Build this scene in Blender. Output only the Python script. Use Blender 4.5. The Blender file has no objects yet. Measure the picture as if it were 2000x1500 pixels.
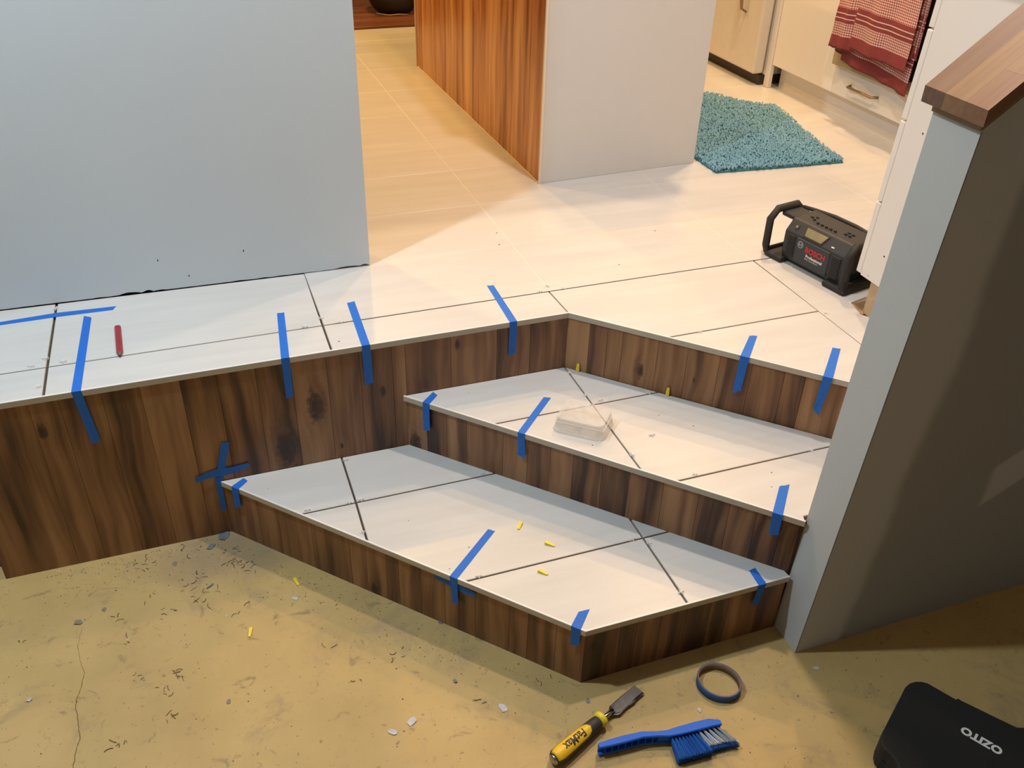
import bpy, bmesh, math, random
from mathutils import Vector, Matrix, noise
C = bpy.context.scene.collection
sc = bpy.context.scene
rnd = random.Random(7)

# ------------------------------------------------------------------ camera
F = 1783.54
CAM = Vector((-0.889691, -1.927104, 1.701276))
ROT = Matrix(((0.9399467, 0.1701504, -0.2958868), (-0.3403455, 0.5327302, -0.7748313), (0.0257900, 0.8290039, 0.5586479)))
cam = bpy.data.cameras.new('camera'); cam.sensor_fit = 'HORIZONTAL'; cam.sensor_width = 36; cam.lens = 36*F/2000
cam.clip_start = 0.02; cam.clip_end = 50
co = bpy.data.objects.new('camera', cam); C.objects.link(co)
co.matrix_world = Matrix.Translation(CAM) @ ROT.to_4x4(); sc.camera = co
# ------------------------------------------------------------------ world, lights, exposure
w = bpy.data.worlds.new('world'); sc.world = w; w.use_nodes = True
w.node_tree.nodes['Background'].inputs[0].default_value = (0.5, 0.55, 0.6, 1)
w.node_tree.nodes['Background'].inputs[1].default_value = 0.035
vs = sc.view_settings; vs.view_transform = 'Standard'; vs.look = 'None'; vs.gamma = 1; vs.exposure = 0.0
try: vs.use_curve_mapping = False
except Exception: pass
def downlight(name, x, y, z, power, col, size=0.10):
    l = bpy.data.lights.new(name, 'AREA'); l.shape = 'DISK'; l.size = size; l.energy = power; l.color = col
    o = bpy.data.objects.new(name, l); C.objects.link(o); o.location = (x, y, z); return o
WARM = (1.0, 0.58, 0.19); PEACH = (1.0, 0.70, 0.44); NEUT = (1.0, 0.86, 0.78); COOL = (0.74, 0.90, 1.0)
downlight('ceiling_downlight_steps', 0.45, -0.10, 2.88, 28, NEUT)
downlight('ceiling_downlight_kitchen_front', 1.25, 1.15, 2.88, 30, PEACH)
downlight('ceiling_downlight_corridor', 0.29, 1.45, 2.88, 18, WARM)
downlight('ceiling_downlight_kitchen_mid', 1.55, 1.75, 2.88, 19, WARM)
downlight('ceiling_downlight_corridor_far', 0.0, 2.7, 2.88, 34, WARM)
downlight('added_fill_corridor_left', -1.25, 2.2, 2.88, 36, WARM)  # added fill lamp with no seen source, brightens the island's wood cladding
downlight('ceiling_downlight_room', -1.5, -0.25, 2.88, 46, COOL)

# ------------------------------------------------------------------ helpers
def ray(px, py):
    return (ROT @ Vector(((px-1000)/F, -(py-750)/F, -1.0)))
def onz(px, py, z):
    d = ray(px, py); t = (z-CAM.z)/d.z; return CAM + d*t
def onp(px, py, P, N):
    d = ray(px, py); P = Vector(P); N = Vector(N); return CAM + d*((P-CAM).dot(N)/d.dot(N))
def tagobj(o, label=None, cat=None, group=None, kind=None):
    if label: o['label'] = label
    if cat: o['category'] = cat
    if group: o['group'] = group
    if kind: o['kind'] = kind
    return o
def empty(name, loc=(0, 0, 0), rz=0, **k):
    o = bpy.data.objects.new(name, None); C.objects.link(o); o.location = loc; o.rotation_euler = (0, 0, rz)
    o.empty_display_size = 0.05
    return tagobj(o, **k)
def setmat(me, mats):
    for m in (mats if isinstance(mats, (list, tuple)) else [mats]): me.materials.append(m)
def link(name, me, mats, parent=None, **k):
    o = bpy.data.objects.new(name, me); C.objects.link(o)
    if mats is not None: setmat(me, mats)
    if parent is not None: o.parent = parent
    return tagobj(o, **k)
def bm_obj(name, bm, mats, parent=None, smooth=False, **k):
    bmesh.ops.recalc_face_normals(bm, faces=bm.faces)
    me = bpy.data.meshes.new(name); bm.to_mesh(me); bm.free()
    if smooth:
        for p in me.polygons: p.use_smooth = True
    return link(name, me, mats, parent, **k)
def bev(bm, w, seg=1, ang=0.5):
    es = [e for e in bm.edges if len(e.link_faces) == 2 and e.calc_face_angle(0) > ang]
    if w > 0 and es: bmesh.ops.bevel(bm, geom=es, offset=w, segments=seg, affect='EDGES', profile=0.5, clamp_overlap=True)
def add_box(bm, x0, x1, y0, y1, z0, z1, b=0, seg=1, M=None, mi=0):
    t = bmesh.new()
    vs_ = [t.verts.new((x, y, z)) for x in (x0, x1) for y in (y0, y1) for z in (z0, z1)]
    for f in ((0, 1, 3, 2), (4, 6, 7, 5), (0, 4, 5, 1), (2, 3, 7, 6), (0, 2, 6, 4), (1, 5, 7, 3)): t.faces.new([vs_[i] for i in f])
    bmesh.ops.recalc_face_normals(t, faces=t.faces)
    if b: bev(t, b, seg)
    merge(bm, t, M, mi)
def merge(bm, t, M=None, mi=0):
    if M is not None: t.transform(M)
    mp = {}
    for v in t.verts: mp[v] = bm.verts.new(v.co)
    for f in t.faces:
        try:
            nf = bm.faces.new([mp[v] for v in f.verts]); nf.material_index = mi if mi else f.material_index; nf.smooth = f.smooth
        except ValueError: pass
    t.free()
def add_prism(bm, pts, z0, z1, b=0, seg=1, M=None, mi=0):
    t = bmesh.new()
    a = [t.verts.new((p[0], p[1], z0)) for p in pts]; c = [t.verts.new((p[0], p[1], z1)) for p in pts]
    t.faces.new(a[::-1]); t.faces.new(c)
    n = len(pts)
    for i in range(n): t.faces.new((a[i], a[(i+1) % n], c[(i+1) % n], c[i]))
    bmesh.ops.recalc_face_normals(t, faces=t.faces)
    if b: bev(t, b, seg)
    merge(bm, t, M, mi)
def box(name, x0, x1, y0, y1, z0, z1, mat, parent=None, b=0, seg=1, M=None, **k):
    bm = bmesh.new(); add_box(bm, x0, x1, y0, y1, z0, z1, b, seg, M); return bm_obj(name, bm, mat, parent, **k)
def prism(name, pts, z0, z1, mat, parent=None, b=0, seg=1, M=None, **k):
    bm = bmesh.new(); add_prism(bm, pts, z0, z1, b, seg, M); return bm_obj(name, bm, mat, parent, **k)
def add_tube(bm, pts, r, n=8, mi=0, closed=False, flat=1.0):
    """tube through points; r a number or list"""
    pts = [Vector(p) for p in pts]; N = len(pts)
    rs = r if isinstance(r, (list, tuple)) else [r]*N
    rings = []; up = None
    for i, p in enumerate(pts):
        if closed: d = (pts[(i+1) % N]-pts[i-1])
        else: d = pts[min(i+1, N-1)]-pts[max(i-1, 0)]
        d.normalize()
        if up is None:
            up = Vector((0, 0, 1)) if abs(d.z) < 0.9 else Vector((1, 0, 0))
        s = d.cross(up).normalized(); up = s.cross(d).normalized()
        rings.append([bm.verts.new(p + (s*math.cos(a)+up*math.sin(a)*flat)*rs[i]) for a in [2*math.pi*j/n for j in range(n)]])
    for i in range(N if closed else N-1):
        A, B = rings[i], rings[(i+1) % N]
        for j in range(n):
            f = bm.faces.new((A[j], A[(j+1) % n], B[(j+1) % n], B[j])); f.smooth = True; f.material_index = mi
    if not closed:
        for R_, s in ((rings[0], 1), (rings[-1], -1)):
            f = bm.faces.new(R_[::s]); f.material_index = mi
def thin(name, polys, mat, off, parent=None, **k):
    """thin sheet folded from flat polygons (lists of Vectors) thickened along off vectors, one per polygon"""
    bm = bmesh.new()
    for P, o in zip(polys, off):
        o = Vector(o); a = [bm.verts.new(p) for p in P]; c = [bm.verts.new(p+o) for p in P]; n = len(P)
        bm.faces.new(a[::-1]); bm.faces.new(c)
        for i in range(n): bm.faces.new((a[i], a[(i+1) % n], c[(i+1) % n], c[i]))
    return bm_obj(name, bm, mat, parent, **k)
def copy_tree(o, parent=None):
    c = o.copy(); C.objects.link(c)
    if parent is not None: c.parent = parent
    for ch in list(o.children): copy_tree(ch, c)
    return c
def text_obj(name, s, size, M, mat, parent=None, extr=0.0002, sx=1.0, shear=0.0, space=1.0, bold=0.0, **k):
    cu = bpy.data.curves.new(name+'_c', 'FONT'); cu.body = s; cu.size = size; cu.extrude = extr
    cu.align_x = 'CENTER'; cu.align_y = 'CENTER'; cu.shear = shear; cu.space_character = space; cu.offset = bold
    cu.resolution_u = 3
    t = bpy.data.objects.new(name+'_t', cu); C.objects.link(t)
    dg = bpy.context.evaluated_depsgraph_get(); dg.update()
    me = bpy.data.meshes.new_from_object(t.evaluated_get(dg)); bpy.data.objects.remove(t)
    me.materials.clear(); me.name = name
    me.transform(M @ Matrix.Diagonal((sx, 1, 1, 1)))
    return link(name, me, mat, parent, **k)

# ------------------------------------------------------------------ materials
def newmat(name):
    m = bpy.data.materials.new(name); m.use_nodes = True; nt = m.node_tree
    return m, nt, nt.nodes['Principled BSDF']
def plain(name, col, rough=0.5, metal=0, spec=0.5, var=0.06, scale=20, bump=0.0, bscale=200, alpha=None):
    m, nt, b = newmat(name)
    b.inputs['Roughness'].default_value = rough; b.inputs['Metallic'].default_value = metal
    b.inputs['Specular IOR Level'].default_value = spec
    tc = nt.nodes.new('ShaderNodeTexCoord'); n = nt.nodes.new('ShaderNodeTexNoise'); n.inputs['Scale'].default_value = scale
    n.inputs['Detail'].default_value = 4
    nt.links.new(tc.outputs['Object'], n.inputs['Vector'])
    mx = nt.nodes.new('ShaderNodeMix'); mx.data_type = 'RGBA'
    mx.inputs[6].default_value = (*[c*(1-var) for c in col], 1); mx.inputs[7].default_value = (*[min(1, c*(1+var)) for c in col], 1)
    nt.links.new(n.outputs[0], mx.inputs[0]); nt.links.new(mx.outputs[2], b.inputs['Base Color'])
    if bump:
        n2 = nt.nodes.new('ShaderNodeTexNoise'); n2.inputs['Scale'].default_value = bscale; nt.links.new(tc.outputs['Object'], n2.inputs['Vector'])
        bp = nt.nodes.new('ShaderNodeBump'); bp.inputs['Strength'].default_value = bump; bp.inputs['Distance'].default_value = 0.001
        nt.links.new(n2.outputs[0], bp.inputs['Height']); nt.links.new(bp.outputs[0], b.inputs['Normal'])
    if alpha is not None: b.inputs['Alpha'].default_value = alpha
    return m
def nd(nt, t, **k):
    n = nt.nodes.new(t)
    for a, v in k.items(): setattr(n, a, v)
    return n
def math_(nt, op, a, b=None, c=None):
    n = nd(nt, 'ShaderNodeMath', operation=op)
    for i, x in enumerate((a, b, c)):
        if x is None: continue
        if isinstance(x, (int, float)): n.inputs[i].default_value = x
        else: nt.links.new(x, n.inputs[i])
    return n.outputs[0]
def ramp(nt, fac, stops):
    r = nd(nt, 'ShaderNodeValToRGB'); e = r.color_ramp.elements
    while len(e) < len(stops): e.new(0.5)
    for i, (p, c) in enumerate(stops): e[i].position = p; e[i].color = (*c, 1)
    nt.links.new(fac, r.inputs[0]); return r.outputs[0]
def wood_mat(name, dark, mid, light, rough=0.42, spec=0.5):
    """laminate board: uv = metres along the run, height; object props tone, knot (u, v, r)"""
    m, nt, b = newmat(name); L = nt.links
    uv = nd(nt, 'ShaderNodeUVMap'); uv.uv_map = 'UVMap'
    sp = nd(nt, 'ShaderNodeSeparateXYZ'); L.new(uv.outputs[0], sp.inputs[0])
    at = nd(nt, 'ShaderNodeAttribute', attribute_type='OBJECT', attribute_name='tone')
    kn = nd(nt, 'ShaderNodeAttribute', attribute_type='OBJECT', attribute_name='knot')
    ks = nd(nt, 'ShaderNodeSeparateXYZ'); L.new(kn.outputs['Vector'], ks.inputs[0])
    u, v = sp.outputs[0], sp.outputs[1]
    du = math_(nt, 'SUBTRACT', u, ks.outputs[0]); dv = math_(nt, 'SUBTRACT', v, ks.outputs[1])
    dvs = math_(nt, 'MULTIPLY', dv, 0.45)
    dist = math_(nt, 'SQRT', math_(nt, 'ADD', math_(nt, 'MULTIPLY', du, du), math_(nt, 'MULTIPLY', dvs, dvs)))
    rr = math_(nt, 'ADD', math_(nt, 'MULTIPLY', ks.outputs[2], 1.0), 0.0001)
    kz = nd(nt, 'ShaderNodeTexNoise'); kz.inputs['Scale'].default_value = 55.0; kz.inputs['Detail'].default_value = 3
    L.new(uv.outputs[0], kz.inputs['Vector'])
    q = math_(nt, 'MULTIPLY', math_(nt, 'DIVIDE', dist, rr), math_(nt, 'MULTIPLY_ADD', kz.outputs[0], 1.3, 0.35))
    fall = math_(nt, 'DIVIDE', 1.0, math_(nt, 'ADD', 1.0, math_(nt, 'MULTIPLY', q, q)))   # 1 at the knot
    # grain coordinate bends away around the knot
    sgn = math_(nt, 'DIVIDE', du, math_(nt, 'ADD', dist, 0.003))
    ub = math_(nt, 'SUBTRACT', u, math_(nt, 'MULTIPLY', math_(nt, 'MULTIPLY', sgn, fall), math_(nt, 'MULTIPLY', rr, 1.3)))
    wz = nd(nt, 'ShaderNodeTexNoise'); wz.inputs['Scale'].default_value = 3.0; wz.inputs['Detail'].default_value = 2
    L.new(uv.outputs[0], wz.inputs['Vector'])
    ub = math_(nt, 'ADD', ub, math_(nt, 'MULTIPLY', wz.outputs[0], 0.05))
    def gr(su, sv, det, rg=0.6):
        cx = nd(nt, 'ShaderNodeCombineXYZ'); L.new(math_(nt, 'MULTIPLY', ub, su), cx.inputs[0])
        L.new(math_(nt, 'MULTIPLY', v, sv), cx.inputs[1]); L.new(math_(nt, 'MULTIPLY', at.outputs['Fac'], 31.7), cx.inputs[2])
        n = nd(nt, 'ShaderNodeTexNoise'); n.inputs['Scale'].default_value = 1; n.inputs['Detail'].default_value = det
        n.inputs['Roughness'].default_value = rg
        L.new(cx.outputs[0], n.inputs['Vector']); return n.outputs[0]
    g1 = gr(30, 1.5, 2, 0.5); g2 = gr(320, 7, 3); g3 = gr(12, 2.4, 2)
    f = math_(nt, 'ADD', math_(nt, 'MULTIPLY', g1, 0.95), math_(nt, 'MULTIPLY', g2, 0.17))
    f = math_(nt, 'ADD', f, math_(nt, 'MULTIPLY', g3, 0.55))
    f = math_(nt, 'ADD', math_(nt, 'MULTIPLY', math_(nt, 'SUBTRACT', f, 0.835), 1.55), at.outputs['Fac'])
    hasr = math_(nt, 'GREATER_THAN', ks.outputs[2], 0.001)
    core = nd(nt, 'ShaderNodeMapRange', interpolation_type='SMOOTHSTEP'); core.inputs[1].default_value = 1.1; core.inputs[2].default_value = 0.3
    wob = math_(nt, 'ADD', q, math_(nt, 'MULTIPLY', math_(nt, 'SUBTRACT', g2, 0.5), 1.4)); L.new(wob, core.inputs[0])
    ring = math_(nt, 'MULTIPLY', math_(nt, 'SINE', math_(nt, 'MULTIPLY', q, 7.0)), math_(nt, 'MULTIPLY', fall, 0.07))
    f = math_(nt, 'ADD', f, math_(nt, 'MULTIPLY', math_(nt, 'SUBTRACT', ring, math_(nt, 'MULTIPLY', math_(nt, 'MULTIPLY', fall, fall), 0.30)), hasr))
    col = ramp(nt, f, [(0.12, dark), (0.42, mid), (0.80, light), (1.0, tuple(min(1, c*1.15) for c in light))])
    mx = nd(nt, 'ShaderNodeMix', data_type='RGBA'); L.new(math_(nt, 'MULTIPLY', math_(nt, 'MULTIPLY', core.outputs[0], hasr), 0.85), mx.inputs[0])
    L.new(col, mx.inputs[6]); mx.inputs[7].default_value = (dark[0]*0.45, dark[1]*0.4, dark[2]*0.45, 1)
    L.new(mx.outputs[2], b.inputs['Base Color'])
    b.inputs['Roughness'].default_value = rough; b.inputs['Specular IOR Level'].default_value = spec
    bp = nd(nt, 'ShaderNodeBump'); bp.inputs['Strength'].default_value = 0.25; bp.inputs['Distance'].default_value = 0.0006
    L.new(g2, bp.inputs['Height']); L.new(bp.outputs[0], b.inputs['Normal'])
    return m
M_wood = wood_mat('walnut_laminate', (0.046, 0.018, 0.008), (0.188, 0.082, 0.033), (0.345, 0.180, 0.080))
M_woodk = wood_mat('oiled_laminate', (0.24, 0.070, 0.020), (0.52, 0.20, 0.06), (0.72, 0.36, 0.13), rough=0.3)
def tile_mat():
    m, nt, b = newmat('cream_porcelain'); L = nt.links
    tc = nd(nt, 'ShaderNodeTexCoord'); mp = nd(nt, 'ShaderNodeMapping'); mp.inputs['Scale'].default_value = (3, 26, 3)
    L.new(tc.outputs['Object'], mp.inputs[0]); n = nd(nt, 'ShaderNodeTexNoise'); n.inputs['Scale'].default_value = 1; n.inputs['Detail'].default_value = 5
    L.new(mp.outputs[0], n.inputs['Vector'])
    c = ramp(nt, n.outputs[0], [(0.25, (0.535, 0.515, 0.49)), (0.75, (0.595, 0.58, 0.56))])
    L.new(c, b.inputs['Base Color']); b.inputs['Roughness'].default_value = 0.34; b.inputs['Specular IOR Level'].default_value = 0.45
    return m
M_tile = tile_mat()
M_tbody = plain('tile_edge_body', (0.50, 0.43, 0.34), 0.6, var=0.12, scale=60)
M_grout = plain('cream_grout', (0.63, 0.59, 0.52), 0.8)
M_sub = plain('dark_adhesive_bed', (0.10, 0.065, 0.045), 0.9, var=0.3, scale=30)
M_brown = plain('bare_substrate', (0.34, 0.22, 0.13), 0.85, var=0.2, scale=60)
M_core = plain('step_core', (0.10, 0.07, 0.05), 0.9)
def wallmat(name, a, rough=0.75):
    m, nt, b = newmat(name); L = nt.links
    tc = nd(nt, 'ShaderNodeTexCoord'); n = nd(nt, 'ShaderNodeTexNoise'); n.inputs['Scale'].default_value = 1.4; n.inputs['Detail'].default_value = 3
    L.new(tc.outputs['Object'], n.inputs['Vector'])
    L.new(ramp(nt, n.outputs[0], [(0.3, tuple(c*0.965 for c in a)), (0.7, tuple(min(1, c*1.02) for c in a))]), b.inputs['Base Color'])
    n2 = nd(nt, 'ShaderNodeTexNoise'); n2.inputs['Scale'].default_value = 260; n2.inputs['Detail'].default_value = 2
    L.new(tc.outputs['Object'], n2.inputs['Vector'])
    bp = nd(nt, 'ShaderNodeBump'); bp.inputs['Strength'].default_value = 0.18; bp.inputs['Distance'].default_value = 0.0008
    L.new(n2.outputs[0], bp.inputs['Height']); L.new(bp.outputs[0], b.inputs['Normal'])
    b.inputs['Roughness'].default_value = rough; return m
M_wall = wallmat('pale_wall_paint', (0.61, 0.655, 0.69))
M_ceil = wallmat('ceiling_paint', (0.75, 0.74, 0.72))
M_room = wallmat('room_wall_paint', (0.40, 0.37, 0.33))
M_white = plain('white_gloss_board', (0.72, 0.69, 0.66), 0.35, var=0.02)
M_endp = plain('white_end_panel', (0.66, 0.64, 0.62), 0.5, var=0.02)
M_trim = plain('cream_edge_trim', (0.80, 0.70, 0.55), 0.45)
M_dark = plain('dark_gap', (0.02, 0.018, 0.016), 0.9)
M_tape = None
def tape_mat():
    m, nt, b = newmat('blue_masking_tape'); L = nt.links
    b.inputs['Base Color'].default_value = (0.025, 0.20, 0.70, 1); b.inputs['Roughness'].default_value = 0.6
    tr = nd(nt, 'ShaderNodeBsdfTransparent'); tr.inputs[0].default_value = (0.35, 0.6, 1.0, 1); mx = nd(nt, 'ShaderNodeMixShader')
    tc = nd(nt, 'ShaderNodeTexCoord'); n = nd(nt, 'ShaderNodeTexNoise'); n.inputs['Scale'].default_value = 90; L.new(tc.outputs['Object'], n.inputs['Vector'])
    L.new(math_(nt, 'MULTIPLY_ADD', n.outputs[0], 0.12, 0.30), mx.inputs[0])
    L.new(b.outputs[0], mx.inputs[1]); L.new(tr.outputs[0], mx.inputs[2])
    L.new(mx.outputs[0], nt.nodes['Material Output'].inputs[0]); return m
M_tape = tape_mat()
def clear_mat(name, col, a0, a1, rough=0.25):
    m, nt, b = newmat(name); L = nt.links
    tc = nd(nt, 'ShaderNodeTexCoord'); n = nd(nt, 'ShaderNodeTexNoise'); n.inputs['Scale'].default_value = 45; n.inputs['Detail'].default_value = 5
    L.new(tc.outputs['Object'], n.inputs['Vector'])
    b.inputs['Base Color'].default_value = (*col, 1); b.inputs['Roughness'].default_value = rough
    L.new(math_(nt, 'MULTIPLY_ADD', n.outputs[0], a1-a0, a0), b.inputs['Alpha']); return m
M_clear = clear_mat('milky_clear_plastic', (0.76, 0.73, 0.68), 0.0, 0.48)
M_spacer = clear_mat('frosted_plastic', (0.95, 0.93, 0.90), 0.35, 0.7)
M_yellow = plain('yellow_plastic', (0.82, 0.62, 0.03), 0.4)
M_black = plain('black_plastic', (0.030, 0.030, 0.031), 0.5, bump=0.3, bscale=500)
M_rubber = plain('black_rubber', (0.020, 0.017, 0.015), 0.7, bump=0.2)

def concrete_mat():
    m, nt, b = newmat('ochre_painted_concrete'); L = nt.links
    tc = nd(nt, 'ShaderNodeTexCoord')
    def nz(s, d=6, r=0.6, dist=0):
        n = nd(nt, 'ShaderNodeTexNoise'); n.inputs['Scale'].default_value = s; n.inputs['Detail'].default_value = d
        n.inputs['Roughness'].default_value = r; n.inputs['Distortion'].default_value = dist
        L.new(tc.outputs['Object'], n.inputs['Vector']); return n.outputs[0]
    base = ramp(nt, nz(2.2, 5), [(0.3, (0.40, 0.275, 0.105)), (0.55, (0.50, 0.345, 0.135)), (0.75, (0.53, 0.375, 0.165))])
    def over(col, fac, c2):
        mx = nd(nt, 'ShaderNodeMix', data_type='RGBA'); L.new(fac, mx.inputs[0]); L.new(col, mx.inputs[6]); mx.inputs[7].default_value = (*c2, 1)
        return mx.outputs[2]
    def band(x, a, c, k=1.0):
        mr = nd(nt, 'ShaderNodeMapRange', interpolation_type='SMOOTHSTEP'); mr.inputs[1].default_value = a; mr.inputs[2].default_value = c; mr.inputs[4].default_value = k
        L.new(x, mr.inputs[0]); return mr.outputs[0]
    col = over(base, band(nz(5.5, 8, 0.7, 0.6), 0.53, 0.72, 0.6), (0.27, 0.20, 0.12))          # dirty smears
    col = over(col, band(nz(17, 8, 0.75, 1.0), 0.57, 0.68, 0.6), (0.19, 0.135, 0.08))          # small scuffs
    col = over(col, band(nz(60, 4, 0.7), 0.63, 0.70, 0.65), (0.15, 0.10, 0.055))                  # specks
    col = over(col, band(nz(33, 3, 0.6), 0.72, 0.76, 0.6), (0.50, 0.47, 0.42))                  # pale specks
    # grey smear of adhesive in the corner by the stair riser
    sp = nd(nt, 'ShaderNodeSeparateXYZ'); L.new(tc.outputs['Object'], sp.inputs[0])
    dx = math_(nt, 'ADD', sp.outputs[0], 0.93); dy = math_(nt, 'ADD', sp.outputs[1], 0.06)
    dd = math_(nt, 'SQRT', math_(nt, 'ADD', math_(nt, 'MULTIPLY', dx, dx), math_(nt, 'MULTIPLY', dy, math_(nt, 'MULTIPLY', dy, 4.0))))
    dd = math_(nt, 'ADD', dd, math_(nt, 'MULTIPLY', nz(12), 0.25))
    col = over(col, band(dd, 0.46, 0.2, 0.6), (0.24, 0.18, 0.125))
    L.new(col, b.inputs['Base Color']); b.inputs['Roughness'].default_value = 0.55; b.inputs['Specular IOR Level'].default_value = 0.35
    bp = nd(nt, 'ShaderNodeBump'); bp.inputs['Strength'].default_value = 0.35; bp.inputs['Distance'].default_value = 0.002
    L.new(nz(22, 8, 0.65), bp.inputs['Height']); L.new(bp.outputs[0], b.inputs['Normal']); return m
M_floor = concrete_mat()

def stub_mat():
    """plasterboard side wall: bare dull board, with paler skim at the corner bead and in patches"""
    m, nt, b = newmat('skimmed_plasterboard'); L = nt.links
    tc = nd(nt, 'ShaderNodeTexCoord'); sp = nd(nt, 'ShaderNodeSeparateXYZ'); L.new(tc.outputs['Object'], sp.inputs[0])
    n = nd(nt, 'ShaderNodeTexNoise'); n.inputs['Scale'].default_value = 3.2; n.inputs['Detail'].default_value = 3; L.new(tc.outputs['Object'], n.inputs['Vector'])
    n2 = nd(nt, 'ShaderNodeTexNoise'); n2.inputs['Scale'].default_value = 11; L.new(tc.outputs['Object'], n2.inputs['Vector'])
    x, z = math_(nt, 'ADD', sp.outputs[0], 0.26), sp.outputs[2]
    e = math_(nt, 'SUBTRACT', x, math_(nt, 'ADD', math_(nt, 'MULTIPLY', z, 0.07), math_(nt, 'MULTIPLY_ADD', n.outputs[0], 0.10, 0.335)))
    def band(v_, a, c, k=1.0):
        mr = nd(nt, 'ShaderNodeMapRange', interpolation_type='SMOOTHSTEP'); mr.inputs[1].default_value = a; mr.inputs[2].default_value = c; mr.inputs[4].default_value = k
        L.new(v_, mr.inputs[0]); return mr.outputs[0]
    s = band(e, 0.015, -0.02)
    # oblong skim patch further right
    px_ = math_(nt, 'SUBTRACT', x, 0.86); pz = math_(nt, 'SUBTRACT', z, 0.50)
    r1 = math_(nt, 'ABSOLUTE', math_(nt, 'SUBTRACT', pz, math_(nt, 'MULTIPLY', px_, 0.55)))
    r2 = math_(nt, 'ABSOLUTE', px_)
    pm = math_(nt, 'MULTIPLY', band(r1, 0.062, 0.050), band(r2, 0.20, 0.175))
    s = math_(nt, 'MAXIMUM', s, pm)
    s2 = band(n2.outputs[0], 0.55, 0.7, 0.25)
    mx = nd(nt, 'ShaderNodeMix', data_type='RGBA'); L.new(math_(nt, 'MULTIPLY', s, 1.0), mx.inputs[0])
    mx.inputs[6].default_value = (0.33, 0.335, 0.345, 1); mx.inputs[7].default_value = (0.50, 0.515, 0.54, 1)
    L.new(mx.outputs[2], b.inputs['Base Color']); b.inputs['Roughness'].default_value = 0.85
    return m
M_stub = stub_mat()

# ------------------------------------------------------------------ dimensions
H1, H2, D = 0.1751, 0.3373, 0.51
TT = 0.0150                                    # tile + bed thickness seen at the nosing
S = 0.7071

# ------------------------------------------------------------------ room shell
WZ = 2.90
fl = box('floor', -3.2, 3.2, -3.6, 0.05, -0.05, 0, M_floor, kind='structure', label='ochre painted concrete floor with dirt, scuffs and a crack')
box('ceiling', -3.2, 3.2, -3.6, 6.2, WZ, WZ+0.05, M_ceil, kind='structure')
box('wall_back', -3.2, 3.2, -3.66, -3.6, 0, WZ, M_room, kind='structure')
box('wall_right', 2.42, 2.48, -3.6, 6.2, 0, WZ, M_room, kind='structure')
box('wall_left_far', -3.26, -3.2, -3.6, 6.2, 0, WZ, M_room, kind='structure')
box('wall_front', -3.2, 3.2, 6.2, 6.26, 0, WZ, M_room, kind='structure')
# wall_left: painted board whose bottom edge is chipped above the deck tiles
def wl_y(x): return 0.42 - (x+0.44)*0.026
bm = bmesh.new()
X0, X1 = -2.9, -0.44
add_prism(bm, [(X0, wl_y(X0)+0.014), (X1-0.004, wl_y(X1)+0.014), (X1-0.004, 0.53), (X0, 0.59)], D, WZ, mi=0)
for f in bm.faces: f.material_index = 1
xs = [X0]; x = -1.5
while x < X1-0.004: xs.append(x); x += 0.006
xs.append(X1)
def chip(x):
    h = 0.0025 + 0.0012*noise.noise(Vector((x*40, 3, 0)))
    for cx, wdt, hh in ((-1.085, 0.03, 0.010), (-1.04, 0.014, 0.012), (-1.01, 0.02, 0.004), (-0.80, 0.02, 0.003), (-0.50, 0.045, 0.009), (-0.455, 0.016, 0.012)):
        d = abs(x-cx)/wdt
        if d < 1: h = max(h, 0.0020+hh*0.65*(1-d**2)*(0.7+0.6*abs(noise.noise(Vector((x*160, 0, 1))))))
    return D + h
fr = [(bm.verts.new((x, wl_y(x), chip(x))), bm.verts.new((x, wl_y(x), WZ)), bm.verts.new((x, wl_y(x)+0.0135, chip(x)+0.001)), bm.verts.new((x, wl_y(x)+0.0135, WZ))) for x in xs]
for a, b_ in zip(fr[:-1], fr[1:]):
    bm.faces.new((a[0], b_[0], b_[1], a[1])); bm.faces.new((a[0], a[2], b_[2], b_[0])); bm.faces.new((a[2], a[3], b_[3], b_[2])); bm.faces.new((a[1], b_[1], b_[3], a[3]))
bm.faces.new([fr[-1][i] for i in (0, 2, 3, 1)]); bm.faces.new([fr[0][i] for i in (0, 1, 3, 2)])
# end reveal
add_box(bm, X1-0.0035, X1, wl_y(X1)+0.014, 0.53, D+0.003, WZ)
wl = bm_obj('wall_left', bm, [M_wall, M_dark], kind='structure', label='pale blue-grey painted wall standing on the tiled platform')
for x, z in ((-1.0, 0.60), (-0.78, 0.60), (-0.93, 0.545)):    # nail dents
    bm = bmesh.new(); bmesh.ops.create_icosphere(bm, subdivisions=1, radius=0.0022, matrix=Matrix.Translation((x, wl_y(x), z)) @ Matrix.Diagonal((0.8, 0.3, 1.6, 1)))
    bm_obj('dent', bm, M_dark, wl)

# ------------------------------------------------------------------ tiles and boards
def tile(poly, z, parent, gap=True, th=TT, mats=None):
    bm = bmesh.new(); t = bmesh.new()
    a = [t.verts.new((p[0], p[1], z-th)) for p in poly]; c = [t.verts.new((p[0], p[1], z)) for p in poly]
    n = len(poly); t.faces.new(a[::-1]); top = t.faces.new(c)
    for i in range(n): t.faces.new((a[i], a[(i+1) % n], c[(i+1) % n], c[i])).material_index = 1
    bmesh.ops.recalc_face_normals(t, faces=t.faces)
    es = [e for e in t.edges if all(abs(v.co.z-z) < 1e-6 for v in e.verts)]
    r = bmesh.ops.bevel(t, geom=es, offset=0.0012, segments=1, affect='EDGES', material=0)
    for f in t.faces:
        f.material_index = 1 if abs(f.normal.z) < 0.3 else 0
    me = bpy.data.meshes.new('tile'); t.to_mesh(me); t.free(); bm.free()
    return link('tile', me, mats or [M_tile, M_tbody], parent)
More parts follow.
